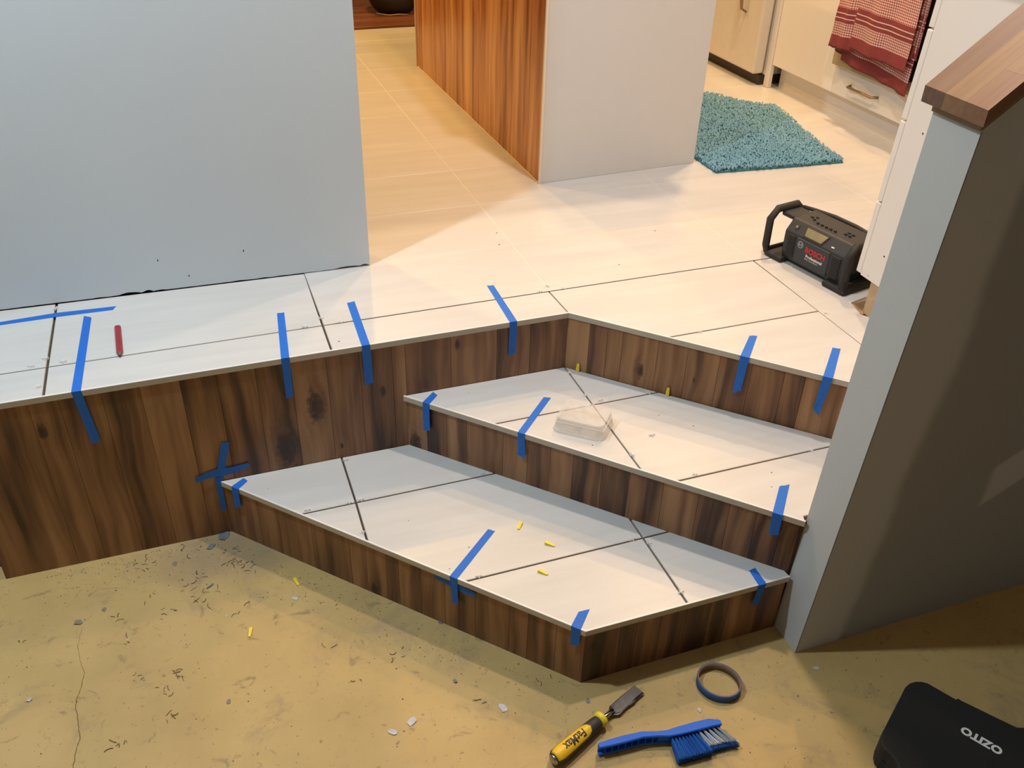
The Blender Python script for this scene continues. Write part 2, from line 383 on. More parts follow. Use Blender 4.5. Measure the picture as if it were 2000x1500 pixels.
def plank(A, B, z0, z1, u0, parent, tone, knot=(0, 0, 0), mat=None, th=0.009, out=None, A2=None, B2=None):
    """vertical board from A to B (xy); out = outward normal (xy)"""
    A = Vector((*A, 0)); B = Vector((*B, 0)); L = (B-A).length; o = Vector((*out, 0))
    d = (B-A).normalized(); g = 0.0004
    a, b2 = A+d*g, B-d*g
    bm = bmesh.new(); uvl = bm.loops.layers.uv.new('UVMap')
    pts = []
    for (P, uu) in ((a, u0+g), (b2, u0+L-g)):
        for z in (z0, z1):
            for dep in (0, th): pts.append((bm.verts.new(P+Vector((0, 0, z))-o*dep), uu, z))
    V = [p[0] for p in pts]; uvm = {p[0]: (p[1], p[2]) for p in pts}
    for f in ((0, 4, 6, 2), (1, 3, 7, 5), (0, 2, 3, 1), (4, 5, 7, 6), (2, 6, 7, 3), (0, 1, 5, 4)): bm.faces.new([V[i] for i in f])
    bmesh.ops.recalc_face_normals(bm, faces=bm.faces)
    for f in bm.faces:
        for l in f.loops: l[uvl].uv = uvm[l.vert]
    me = bpy.data.meshes.new('board'); bm.to_mesh(me); bm.free()
    ob = link('board', me, mat or M_wood, parent); ob['tone'] = float(tone); ob['knot'] = [float(k) for k in knot]
    return ob
def run(A, B, z0, z1, cuts, parent, tones, knots=(), out=(0, -1), mat=None, u_off=0.0):
    """cuts: distances (m) along A->B; knots: (dist, z, r)"""
    A = Vector(A); B = Vector(B); L = (B-A).length; d = (B-A)/L
    cs = [0]+[c for c in cuts if 0.004 < c < L-0.004]+[L]
    for i in range(len(cs)-1):
        k = (0, 0, 0)
        for kk in knots:
            if cs[i] <= kk[0] < cs[i+1]: k = (kk[0]+u_off, kk[1], kk[2])
        p0 = A+d*cs[i]; p1 = A+d*cs[i+1]
        plank(p0, p1, z0, z1, cs[i]+u_off, parent, tones[i % len(tones)] + rnd.uniform(-0.03, 0.03), k, mat, out=out)
def along(pxs, A, B, out):
    """image points on the riser plane through A, B -> (distance, z)"""
    A3 = Vector((*A, 0)); d = (Vector((*B, 0))-A3).normalized(); r = []
    for p in pxs:
        P = onp(p[0], p[1], A3, (*out, 0)); r.append(((P-A3).dot(d), P.z))
    return r

# ---- raised platform
plat = empty('raised_platform', (0, 0, 0), label='raised tiled floor with wood board riser and white nosing tiles', cat='platform')
coreP = prism('core', [(-1.474, 0.012), (-0.004, 0.012), (0.743, -0.728), (2.4, -0.728), (2.4, 3.3), (-3.19, 3.3), (-3.19, 0.6), (-1.474, 0.6)], 0, D-TT-0.0006, M_core, plat)
# bed under dry tiles / grout under the finished floor
prism('adhesive_bed', [(-1.48, 0.002), (-0.003, 0.002), (0.738, -0.728), (1.3, -0.728), (1.3, 0.124), (-0.003, 0.126), (-0.60, 0.126), (-0.60, 0.45), (-1.48, 0.45)], D-TT-0.0006, D-0.009, M_sub, plat)
prism('bare_patch', [onz(1655, 588, D)[:2], onz(1695, 572, D)[:2], (0.86, -0.15), (0.86, -0.27), onz(1684, 612, D)[:2]], D-0.008, D-0.0035, M_brown, plat)
DK = [
 [(-1.487, -0.002), (-1.279, -0.002), (-1.277, 0.122), (-1.487, 0.122)],
 [(-1.273, -0.002), (-0.632, -0.003), (-0.631, 0.122), (-1.271, 0.122)],
 [(-0.627, -0.003), (-0.0025, -0.003), (-0.008, 0.122), (-0.626, 0.122)],
 [(-1.487, 0.126), (-1.277, 0.126), (-1.270, 0.44), (-1.487, 0.446)],
 [(-1.271, 0.126), (-0.631, 0.126), (-0.627, 0.424), (-1.264, 0.440)],
 [(0.0005, -0.004), (0.196, -0.1935), (0.6485, -0.1935), (0.6455, 0.122), (-0.0045, 0.122)],
 [(0.2005, -0.1975), (0.6485, -0.1975), (0.6495, -0.642)],
]
for P in DK: tile(P, D, plat)
q1, q2, q3 = onz(1662, 591, D), onz(1688, 581, D), onz(1683, 603, D)
tile([(0.653, -0.645), (0.735, -0.727), (1.29, -0.727), (1.29, -0.30), (0.785, -0.30), tuple(onz(1682, 614, D)[:2]), tuple(q1[:2]), tuple(q2[:2]), (0.90, -0.16), (1.29, -0.16), (1.29, 0.122), (0.650, 0.122)], D, plat)
# finished grouted floor
gx = [-0.625, 0.0, 0.645, 1.285, 1.93]
gy = [0.1255, 0.435, 0.752, 1.07, 1.39, 1.72, 2.06, 2.42, 2.70, 2.95, 3.20]
prism('grout', [(-0.60, 0.126), (1.93, 0.126), (1.93, 3.2), (-0.60, 3.2)], D-TT, D-0.0008, M_grout, plat)
for i in range(len(gx)-1):
    for j in range(len(gy)-1):
        x0, x1, y0, y1 = gx[i], gx[i+1], gy[j], gy[j+1]
        if x0 < -0.5: x0 = -0.627 if y0 < 0.3 else -0.50
        g = 0.0012
        tile([(x0+g, y0+(g if j else 0.0005)), (x1-g, y0+(g if j else 0.0005)), (x1-g, y1-g), (x0+g, y1-g)], D, plat)
# left riser boards
A, B = (-1.482, 0.0), (0.0, 0.0)
cl = [x for x, _ in along([(50, 783), (110, 772), (194, 760), (270, 750), (348, 735), (420, 725), (495, 710), (565, 702), (635, 690), (700, 682), (764, 675), (790, 668), (880, 655), (971, 640), (1037, 630)], A, B, (0, -1))]
kn = [(a, z, r) for (a, z), r in zip(along([(82, 843), (618, 795), (733, 825), (562, 880), (893, 672), (800, 868), (748, 765), (668, 870)], A, B, (0, -1)), (0.011, 0.024, 0.013, 0.028, 0.008, 0.028, 0.009, 0.004))]
run(A, B, 0, D-TT-0.0003, cl, plat, [0.46, 0.52, 0.42, 0.36, 0.55, 0.38, 0.46, 0.50, 0.62, 0.50, 0.46, 0.72, 0.48, 0.56, 0.50, 0.38], kn)
plank((-1.482, 0.55), (-1.482, 0.0), 0, D-TT, 3.0, plat, 0.25, out=(-1, 0))
# diagonal riser under the platform
A, B = (0.0, 0.0), (0.733, -0.7265)
cl = [x for x, _ in along([(1153, 635), (1187, 650), (1217, 660), (1285, 680), (1343, 695), (1405, 710), (1467, 725), (1530, 745), (1570, 755)], A, B, (-S, -S))]
kn = [(a, z, r) for (a, z), r in zip(along([(1250, 724), (1355, 743)], A, B, (-S, -S)), (0.012, 0.003))]
run(A, B, H2-TT+0.003, D-TT-0.0003, cl, plat, [0.66, 0.52, 0.44, 0.56, 0.44, 0.66, 0.30, 0.52, 0.36, 0.55], kn, out=(-S, -S), u_off=5)

# ---- upper step
up = empty('upper_step', (0, 0, 0), label='upper wedge step with dry-laid white tiles and wood riser', cat='step')
prism('core', [(-0.43, 0.0), (-0.003, 0.0), (0.74, -0.735), (0.27, -0.735)], H1-TT, H2-TT-0.0006, M_core, up)
prism('adhesive_bed', [(-0.443, -0.002), (-0.003, -0.002), (0.74, -0.735), (0.262, -0.738)], H2-TT-0.0006, H2-0.008, M_sub, up)
for P in [
 [(-0.456, -0.001), (-0.002, -0.001), (-0.002, -0.188), (-0.2746, -0.188)],
 [(0.002, -0.003), (0.187, -0.188), (0.002, -0.188)],
 [(-0.2707, -0.192), (-0.002, -0.192), (-0.002, -0.4705)],
 [(0.002, -0.192), (0.191, -0.192), (0.532, -0.530), (0.0595, -0.530), (0.002, -0.4746)],
 [(0.0635, -0.534), (0.536, -0.534), (0.73, -0.728), (0.273, -0.728), (0.2665, -0.744)]]:
    tile(P, H2, up)
A, B = (-0.449, -0.001), (0.2625, -0.7375); o2 = Vector((-(B[1]-A[1]), (B[0]-A[0]))).normalized()*-1; o2 = (o2.x, o2.y)
if o2[0] > 0: o2 = (-o2[0], -o2[1])
cl = [x for x, _ in along([(833, 800), (872, 815), (911, 830), (983, 850), (1031, 865), (1075, 880), (1120, 895), (1177, 910), (1230, 925), (1297, 945), (1365, 970), (1427, 985), (1480, 1000), (1530, 1015)], A, B, o2)]
kn = [(a, z, r) for (a, z), r in zip(along([(812, 868), (1238, 920)], A, B, o2), (0.02, 0.006))]
run(A, B, H1-TT+0.003, H2-TT-0.0003, cl, up, [0.56, 0.44, 0.58, 0.48, 0.62, 0.50, 0.55, 0.30, 0.42, 0.52, 0.60, 0.26, 0.44, 0.32, 0.20], kn, out=o2, u_off=8)

# ---- lower step
lo = empty('lower_step', (0, 0, 0), label='lowest wedge step with dry-laid white tiles and wood riser', cat='step')
prism('core', [(-0.93, 0.0), (-0.44, 0.0), (0.258, -0.728), (0.255, -0.735), (-0.25, -0.73)], 0, H1-TT-0.0006, M_core, lo)
prism('adhesive_bed', [(-0.932, -0.002), (-0.44, -0.002), (0.256, -0.735), (-0.25, -0.738)], H1-TT-0.0006, H1-0.008, M_sub, lo)
def d1(y): return -0.942 + y*-0.9197        # nosing x at y
def r2(y): return -0.449 + (-y)*0.966 + 0.004
for P in [
 [(-0.942, -0.001), (-0.6335, -0.001), (-0.6345, -0.187), (d1(-0.187), -0.187)],
 [(-0.6285, -0.001), (r2(0), -0.001), (r2(-0.187), -0.187), (-0.6295, -0.187)],
 [(d1(-0.191), -0.191), (-0.6345, -0.191), (-0.6375, d1(0)*0-0.331)],
 [(-0.6295, -0.191), (r2(-0.191), -0.191), (-0.0085, -0.454), (-0.0085, -0.527), (d1(-0.527), -0.527), (-0.6325, -0.3365)],
 [(d1(-0.531), -0.531), (-0.0085, -0.531), (-0.0085, -0.749), (-0.2535, -0.749)],
 [(-0.0035, -0.460), (r2(-0.527), -0.527), (-0.0035, -0.527)],
 [(-0.0035, -0.531), (r2(-0.531), -0.531), (0.2575, -0.7285), (0.2595, -0.752), (-0.0035, -0.750)]]:
    tile(P, H1, lo)
A, B = (-0.9385, 0.0), (-0.2505, -0.7455); o1 = Vector((B[1]-A[1], -(B[0]-A[0]))).normalized(); o1 = (o1.x, o1.y)
cl = [x for x, _ in along([(504, 1000), (545, 1020), (581, 1040), (610, 1050), (684, 1080), (716, 1100), (755, 1110), (779, 1120), (822, 1140), (869, 1150), (896, 1165), (929, 1185), (995, 1210), (1031, 1225), (1085, 1255)], A, B, o1)]
kn = [(a, z, r) for (a, z), r in zip(along([(732, 1150), (905, 1170)], A, B, o1), (0.010, 0.006))]
run(A, B, 0, H1-TT-0.0003, cl, lo, [0.48, 0.44, 0.52, 0.66, 0.34, 0.52, 0.38, 0.32, 0.46, 0.50, 0.52, 0.50, 0.54, 0.36, 0.44, 0.50], kn, out=o1, u_off=11)
A, B = (-0.2505, -0.7455), (0.2575, -0.7445)
cl = [x for x, _ in along([(1208, 1260), (1240, 1250), (1286, 1240), (1338, 1220), (1383, 1210), (1419, 1200), (1481, 1180)], A, B, (0, -1))]
kn = [(a, z, r) for (a, z), r in zip(along([(1160, 1262), (1400, 1215)], A, B, (0, -1)), (0.006, 0.016))]
run(A, B, 0, H1-TT-0.0003, cl, lo, [0.26, 0.30, 0.34, 0.26, 0.34, 0.24, 0.36, 0.34], kn, out=(0, -1), u_off=14)

# thin nosing trims that close the tile edges
M_nose = plain('nosing_trim_edge', (0.47, 0.41, 0.33), 0.45, var=0.1, scale=40)
def nosing(pts, z, parent):
    """L-shaped strip in front of the tile edge along pts (xy), outward on the right-hand side"""
    n = len(pts); nrm = []
    for i in range(n-1):
        d = (Vector(pts[i+1])-Vector(pts[i])).normalized(); nrm.append(Vector((d.y, -d.x)))
    def off(i, e):
        if i == 0: return Vector(pts[0])+nrm[0]*e
        if i == n-1: return Vector(pts[-1])+nrm[-1]*e
        m = (nrm[i-1]+nrm[i]).normalized(); return Vector(pts[i])+m*(e/max(0.3, m.dot(nrm[i])))
    prof = [(0.0002, z-TT), (0.0012, z-TT), (0.0012, z-0.0006), (0.0006, z+0.0004), (-0.0035, z+0.0004), (-0.0035, z+0.0001), (0.0002, z+0.0001)]
    bm = bmesh.new(); rr = []
    for i in range(n): rr.append([bm.verts.new((off(i, e).x, off(i, e).y, zz)) for e, zz in prof])
    for a, b_ in zip(rr[:-1], rr[1:]):
        for j in range(len(prof)):
            f = bm.faces.new((a[j], a[(j+1) % 7], b_[(j+1) % 7], b_[j])); f.material_index = 1 if j in (3, 2) else 0
    bm.faces.new(rr[0]); bm.faces.new(rr[-1][::-1]); return bm_obj('nosing_trim', bm, [M_nose, M_white], parent)
nosing([(-1.487, -0.002), (-0.6, -0.003), (0.0, -0.003), (0.7235, -0.7225)], D, plat)
nosing([(-0.456, -0.001), (0.2665, -0.7455)], H2, up)
nosing([(-0.942, -0.001), (-0.2535, -0.749), (0.2595, -0.7515)], H1, lo)

# ------------------------------------------------------------------ stub wall with timber handrail cap
TH = math.tan(math.radians(37.5))
SO = Vector((0.26, -0.79, 0))
st = empty('stub_wall', SO, label='half-height plasterboard stair wall with pale painted end beside the steps', cat='half wall')
bm = bmesh.new()
def sx(z): return 0.2605 + 0.0516*z
bf, bb = [], []
xe = 1.9
def ybk(z): return -0.741 + 0.018*z
prof = [(sx(0), 0.0), (sx(1.238), 1.238), (xe, 1.238+(xe-sx(1.238))*TH), (xe, 0.0)]
a = [bm.verts.new(Vector((x, -0.83, z))-SO) for x, z in prof]; c = [bm.verts.new(Vector((x, ybk(min(z, 1.24)), z))-SO) for x, z in prof]
fs = bm.faces.new(a); fs.material_index = 1
bm.faces.new(c[::-1])
for i in range(4): bm.faces.new((a[i], a[(i+1) % 4], c[(i+1) % 4], c[i]))
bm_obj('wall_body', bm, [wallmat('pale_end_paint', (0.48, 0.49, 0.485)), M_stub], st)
# corner bead: thin dark ragged line down the arris
bm = bmesh.new(); prev = None
for i in range(80):
    z = 1.236*i/79; w_ = 0.0008+0.0010*abs(noise.noise(Vector((z*30, 0, 0))))
    x = sx(z); v = [bm.verts.new(Vector(p)-SO) for p in ((x-0.0006, -0.8304, z), (x+w_, -0.8306, z), (x+w_, -0.8298, z), (x-0.0006, -0.8296, z))]
    if prev:
        for k in range(4): bm.faces.new((prev[k], prev[(k+1) % 4], v[(k+1) % 4], v[k]))
    prev = v
bm_obj('corner_bead', bm, plain('worn_bead', (0.16, 0.15, 0.14), 0.8), st)
M_cap = [None]*3
def stave_mat(n, a, b_):
    m, nt, bs = newmat(n); L = nt.links; tc = nd(nt, 'ShaderNodeTexCoord'); mp = nd(nt, 'ShaderNodeMapping')
    mp.inputs['Rotation'].default_value = (0, math.radians(37.5), 0); L.new(tc.outputs['Object'], mp.inputs[0])
    mp2 = nd(nt, 'ShaderNodeMapping'); mp2.inputs['Scale'].default_value = (5, 90, 90); L.new(mp.outputs[0], mp2.inputs[0])
    nn = nd(nt, 'ShaderNodeTexNoise'); nn.inputs['Scale'].default_value = 1; nn.inputs['Detail'].default_value = 5; L.new(mp2.outputs[0], nn.inputs['Vector'])
    L.new(ramp(nt, nn.outputs[0], [(0.3, a), (0.7, b_)]), bs.inputs['Base Color']); bs.inputs['Roughness'].default_value = 0.45; return m
capm = [stave_mat('stave_rosy', (0.115, 0.058, 0.038), (0.17, 0.085, 0.055)), stave_mat('stave_tan', (0.19, 0.098, 0.044), (0.245, 0.13, 0.06)), stave_mat('stave_amber', (0.175, 0.08, 0.04), (0.22, 0.108, 0.052))]
cap = empty('handrail_cap', (0.30, -0.78, 1.26), label='laminated timber handrail cap sloping up along the stair wall', cat='handrail')
def stave(y0, y1, x0, x1, m, zt=0.0):
    bm = bmesh.new(); t = bmesh.new()
    z = lambda x: 1.2795+(x-0.300)*TH - 1.26
    P = [(x0-0.30, z(x0)-0.027+0.0), (x0-0.30-0.0, z(x0)), (x1-0.30, z(x1)), (x1-0.30, z(x1)-0.027)]
    A_ = [t.verts.new((p[0], y0+0.78, p[1])) for p in P]; B_ = [t.verts.new((p[0], y1+0.78, p[1])) for p in P]
    t.faces.new(A_[::-1]); t.faces.new(B_)
    for i in range(4): t.faces.new((A_[i], A_[(i+1) % 4], B_[(i+1) % 4], B_[i]))
    bmesh.ops.recalc_face_normals(t, faces=t.faces); merge(bm, t)
    return bm_obj('stave', bm, m, cap)
stave(-0.757, -0.7095, 0.300, 1.9, capm[0])
stave(-0.804, -0.7572, 0.300, 0.47, capm[1]); stave(-0.804, -0.7572, 0.4702, 1.9, capm[2])
stave(-0.852, -0.8042, 0.300, 0.36, capm[2]); stave(-0.852, -0.8042, 0.3602, 1.9, capm[1])
# packer strip between cap and wall top
bm = bmesh.new(); t = bmesh.new(); z0_ = 1.2455
P = [(0.316, 1.2385), (0.316, 1.2385+0.0215), (1.88, 1.2385+0.0215+(1.88-0.316)*TH), (1.88, 1.2385+(1.88-0.316)*TH)]
A_ = [t.verts.new((p[0]-0.30, -0.834+0.78, p[1]-1.26)) for p in P]; B_ = [t.verts.new((p[0]-0.30, -0.722+0.78, p[1]-1.26)) for p in P]
t.faces.new(A_[::-1]); t.faces.new(B_)
for i in range(4): t.faces.new((A_[i], A_[(i+1) % 4], B_[(i+1) % 4], B_[i]))
bmesh.ops.recalc_face_normals(t, faces=t.faces); merge(bm, t); bm_obj('packer', bm, plain('raw_packer', (0.27, 0.20, 0.13), 0.8), cap)

# ------------------------------------------------------------------ drawer cabinet behind the stub wall
CX = 0.755
def cab(px, py): return onp(px, py, (CX, 0, 0), (1, 0, 0))
c0, c1, c2 = cab(1680, 536), cab(1712, 555), cab(1672, 528)
YF, ZB = c0.y, c0.z                          # carcass front edge, panel underside
dc = empty('drawer_cabinet', (CX, YF, D), label='white drawer cabinet side with screw holes behind the stair wall', cat='cabinet')
def rel(o_, x0, x1, y0, y1, z0, z1): l = o_.location; return (x0-l.x, x1-l.x, y0-l.y, y1-l.y, z0-l.z, z1-l.z)
box('side_panel', *rel(dc, CX, CX+0.016, -0.70, YF, ZB, 1.36), M_white, dc, b=0.0006)
box('carcass', *rel(dc, CX+0.0165, 1.60, -0.70, YF-0.001, ZB+0.002, 1.358), M_white, dc)
box('benchtop', *rel(dc, CX-0.01, 1.62, -0.71, YF+0.03, 1.3605, 1.395), M_white, dc, b=0.004, seg=2)
def gz(px, py): return onp(px, py, (0, YF+0.012, 0), (0, 1, 0)).z
ga, gb = onp(1768, 234, (0, YF, 0), (0, 1, 0)), onp(1823.6, 57.6, (0, YF, 0), (0, 1, 0))
LEAN = (gb.x-CX)/(gb.z-ZB)
zs = [ZB, gz(1722, 393), gz(1768, 234), gz(1823, 55), 1.356]
for k in range(4):
    d_ = box('drawer_front', *rel(dc, CX+0.001, 1.60, YF+0.0015, YF+0.0205, zs[k]+0.002, zs[k+1]-0.002), M_white, dc, b=0.0025, seg=2)
box('kick_post', *rel(dc, CX+0.004, 0.80, -0.300, -0.240, D+0.0003, ZB-0.0005), plain('pine_stud', (0.46, 0.33, 0.19), 0.75, var=0.2, scale=60), dc)
box('kick_board', *rel(dc, 0.83, 1.58, -0.315, -0.300, D+0.0003, ZB-0.0005), M_white, dc)
for ch in dc.children:                        # the unit stands slightly out of plumb
    if ch.name.startswith('kick'): continue
    for v in ch.data.vertices: v.co.x += LEAN*(v.co.z+D-ZB)
for px, py, r in ((1802.5, 261, 0.0022), (1727, 501, 0.0022), (1695.5, 538.5, 0.0012)):
    P = onp(px, py, (CX, 0, ZB), (1, 0, -LEAN)); bm = bmesh.new()
    bmesh.ops.create_cone(bm, cap_ends=True, segments=12, radius1=r, radius2=r, depth=0.0012, matrix=Matrix.Translation(P-dc.location) @ Matrix.Rotation(math.pi/2, 4, 'Y'))
    bm_obj('screw_hole', bm, M_dark, dc)

# ------------------------------------------------------------------ island bench
isl = empty('island_bench', (0.56, 1.6, D), label='white-ended kitchen island clad in reddish wood boards', cat='kitchen island')
ZT = 1.40
bm = bmesh.new()
t_ = [(0.2602, 0.866), (0.880, 0.897), (0.880, 0.915), (0.2602, 0.884)]
add_prism(bm, [(x-0.56, y-1.6) for x, y in t_], 0.0003, ZT-D, b=0.0008)
bm_obj('end_panel', bm, M_endp, isl)
box('carcass', *rel(isl, 0.262, 0.878, 0.92, 2.40, D+0.0003, ZT-0.001), M_endp, isl)
box('benchtop', *rel(isl, 0.235, 0.915, 0.84, 2.44, ZT+0.0005, ZT+0.035), M_endp, isl, b=0.003, seg=2)
# wood cladding on the corridor side (x ~ 0.24-0.256)
y = 0.872; tones = [0.52, 0.40, 0.60, 0.48, 0.34, 0.66, 0.50, 0.42, 0.72, 0.46, 0.36, 0.58]; i = 0
while y < 2.40:
    wd = min(rnd.choice([0.055, 0.07, 0.085, 0.11]), 2.405-y)
    if 2.405-(y+wd) < 0.03: wd = 2.405-y
    X = lambda yy: 0.2535-(yy-0.86)*0.0127
    ob = plank((X(y), y), (X(y+wd), y+wd), D+0.005, ZT-0.001, y, isl, tones[i % 12]+rnd.uniform(-0.05, 0.05), mat=M_woodk, out=(-1, 0), th=0.008)
    ob.location = (-0.56, -1.6, -D); y += wd; i += 1
for (x0, x1, y0, y1, z0, z1) in ((0.2525, 0.2598, 0.8635, 0.8715, D+0.0003, ZT), (0.228, 0.244, 2.4055, 2.414, D+0.0003, ZT)):
    box('edge_trim', *rel(isl, x0, x1, y0, y1, z0, z1), M_trim, isl)
bm = bmesh.new()
add_prism(bm, [(0.2495-0.56, 0.8715-1.6), (0.2625-0.56, 0.8715-1.6), (0.2425-0.56, 2.405-1.6), (0.2295-0.56, 2.405-1.6)], 0.0003, 0.0046)
bm_obj('skirting_bead', bm, M_trim, isl)

# ------------------------------------------------------------------ far timber floor and bag
tf = empty('timber_floor', (0.4, 3.3, D), label='reddish timber boards beyond the tiles at the end of the corridor', cat='floor')
prism('underlay', [(-1.2-0.4, -0.095), (2.4-0.4, -0.095), (2.4-0.4, 2.8), (-1.2-0.4, 2.8)], -0.03, -0.001, M_core, tf)
M_deck = plain('red_timber', (0.20, 0.065, 0.030), 0.5, var=0.3, scale=6)
def deck_mat():
    m, nt, b = newmat('red_timber_boards'); L = nt.links; tc = nd(nt, 'ShaderNodeTexCoord'); mp = nd(nt, 'ShaderNodeMapping'); mp.inputs['Scale'].default_value = (2, 60, 60)
    L.new(tc.outputs['Object'], mp.inputs[0]); n = nd(nt, 'ShaderNodeTexNoise'); n.inputs['Scale'].default_value = 1; n.inputs['Detail'].default_value = 4
    L.new(mp.outputs[0], n.inputs['Vector']); L.new(ramp(nt, n.outputs[0], [(0.3, (0.085, 0.026, 0.014)), (0.7, (0.24, 0.085, 0.042))]), b.inputs['Base Color'])
    b.inputs['Roughness'].default_value = 0.4; return m
M_deck = deck_mat()
yy = -0.095
for k, wd in enumerate([0.15, 0.16, 0.16, 0.16, 0.16, 0.16, 0.16, 0.16, 0.16, 0.16, 0.16, 0.16]):
    box('floorboard', -1.6, 2.0, yy+0.002, yy+wd-0.002, -0.001, 0.012+0.001*(k % 2), M_deck, tf, b=0.002); yy += wd
# bag: slumped black sack
P = onz(768, 28, D+0.013); bm = bmesh.new()
bmesh.ops.create_uvsphere(bm, u_segments=28, v_segments=18, radius=1)
for v in bm.verts:
    z = v.co.z; s = 1.0 if z < 0 else 1-0.25*z
    n_ = 1+0.07*noise.noise(v.co*2.3)+0.03*noise.noise(v.co*7)
    sq = 1/max(abs(v.co.x), abs(v.co.y), 0.75)**0.5
    v.co = Vector((v.co.x*0.16*s*n_*sq, v.co.y*0.13*s*n_*sq, max(0.0, 0.17+z*0.19*n_)))
bag = empty('bag', (P.x+0.025, P.y+0.065, D+0.0135), label='slumped black bag on the timber boards', cat='bag')
bm_obj('sack', bm, plain('black_fabric', (0.016, 0.014, 0.014), 0.6, bump=0.3), bag, smooth=True)
bm = bmesh.new(); add_tube(bm, [(-0.125, -0.075, 0.012), (-0.06, -0.112, 0.006), (0.0, -0.118, 0.010), (0.05, -0.115, 0.004)], 0.0035, 6)
bm_obj('zip_edge', bm, plain('dull_zip', (0.25, 0.2, 0.16), 0.4), bag)

# ------------------------------------------------------------------ kitchen run: fridge, tall filler, oven, base drawer
fr_ = empty('fridge', (1.65, 2.1, D), label='cream-white fridge door and body standing at the kitchen edge', cat='fridge')
box('body', *rel(fr_, 1.70, 2.38, 1.712, 2.48, D+0.045, 2.2), plain('fridge_white', (0.68, 0.64, 0.58), 0.4), fr_, b=0.006, seg=2)
box('door', *rel(fr_, 1.632, 1.688, 1.705, 2.485, D+0.055, 2.2), plain('fridge_door', (0.62, 0.57, 0.50), 0.35), fr_, b=0.010, seg=3)
box('door_gasket', *rel(fr_, 1.688, 1.70, 1.72, 2.47, D+0.06, 2.19), plain('gasket_grey', (0.30, 0.25, 0.20), 0.7), fr_)
box('base_grille', *rel(fr_, 1.68, 2.36, 1.72, 2.47, D+0.0005, D+0.045), plain('grille_dark', (0.06, 0.045, 0.035), 0.6), fr_)
bm = bmesh.new(); Pz = onp(1452, 10, (1.62, 0, 0), (1, 0, 0))
add_tube(bm, [(1.632-1.65, 1.835-2.1, 0.30), (1.605-1.65, 1.836-2.1, 0.315), (1.602-1.65, 1.842-2.1, 0.36), (1.602-1.65, 1.85-2.1, 0.70), (1.632-1.65, 1.85-2.1, 0.73)], [0.004, 0.007, 0.009, 0.009, 0.006], 8)
bm_obj('handle', bm, plain('handle_bronze', (0.30, 0.20, 0.12), 0.35, metal=0.4), fr_)

kc = empty('oven_cabinet', (1.70, 1.2, D), label='cream kitchen cabinet housing the oven with a wide bottom drawer', cat='cabinet')
box('filler_panel', *rel(kc, 1.695, 1.715, 1.664, 1.700, D+0.0005, 2.2), M_white, kc, b=0.001)
box('carcass', *rel(kc, 1.7205, 2.38, -0.20, 1.663, D+0.105, 1.39), M_white, kc)
box('kick_board', *rel(kc, 1.755, 1.77, -0.20, 1.663, D+0.0005, D+0.1045), M_white, kc)
box('door', *rel(kc, 1.700, 1.7195, 1.2290, 1.662, D+0.105, 1.39), M_white, kc, b=0.0015)
dr = box('drawer', *rel(kc, 1.700, 1.7195, 0.60, 1.228, D+0.105, 0.728), M_white, kc, b=0.0015)
bm = bmesh.new()
hy0, hy1 = 0.945, 1.115
add_tube(bm, [(1.700-1.7, hy1-1.2, 0.672-D), (1.673-1.7, hy1-1.2-0.012, 0.672-D), (1.673-1.7, hy0-1.2+0.012, 0.672-D), (1.700-1.7, hy0-1.2, 0.672-D)], 0.0055, 4)
bm_obj('handle', bm, plain('brushed_brass_grey', (0.36, 0.27, 0.17), 0.35, metal=0.7), dr)
box('benchtop', *rel(kc, 1.69, 2.40, -0.22, 1.663, 1.3905, 1.425), M_white, kc, b=0.003, seg=2)
ov = empty('oven', (1.70, 0.93, D), label='black glass built-in oven above the cream drawer', cat='oven')
box('oven_door', *rel(ov, 1.668, 1.6995, 0.60, 1.222, 0.785, 1.30), plain('oven_glass', (0.022, 0.015, 0.012), 0.15), ov, b=0.002)
box('bottom_trim', *rel(ov, 1.668, 1.6995, 0.60, 1.222, 0.735, 0.783), plain('oven_trim', (0.42, 0.33, 0.20), 0.3, metal=0.3), ov, b=0.002)
bm = bmesh.new(); add_tube(bm, [(1.6675-1.7, 0.68-0.93, 1.255-D), (1.632-1.7, 0.68-0.93, 1.255-D), (1.632-1.7, 1.205-0.93, 1.255-D), (1.6675-1.7, 1.205-0.93, 1.255-D)], 0.008, 8)
bm_obj('handle', bm, plain('steel', (0.5, 0.45, 0.4), 0.25, metal=1), ov)

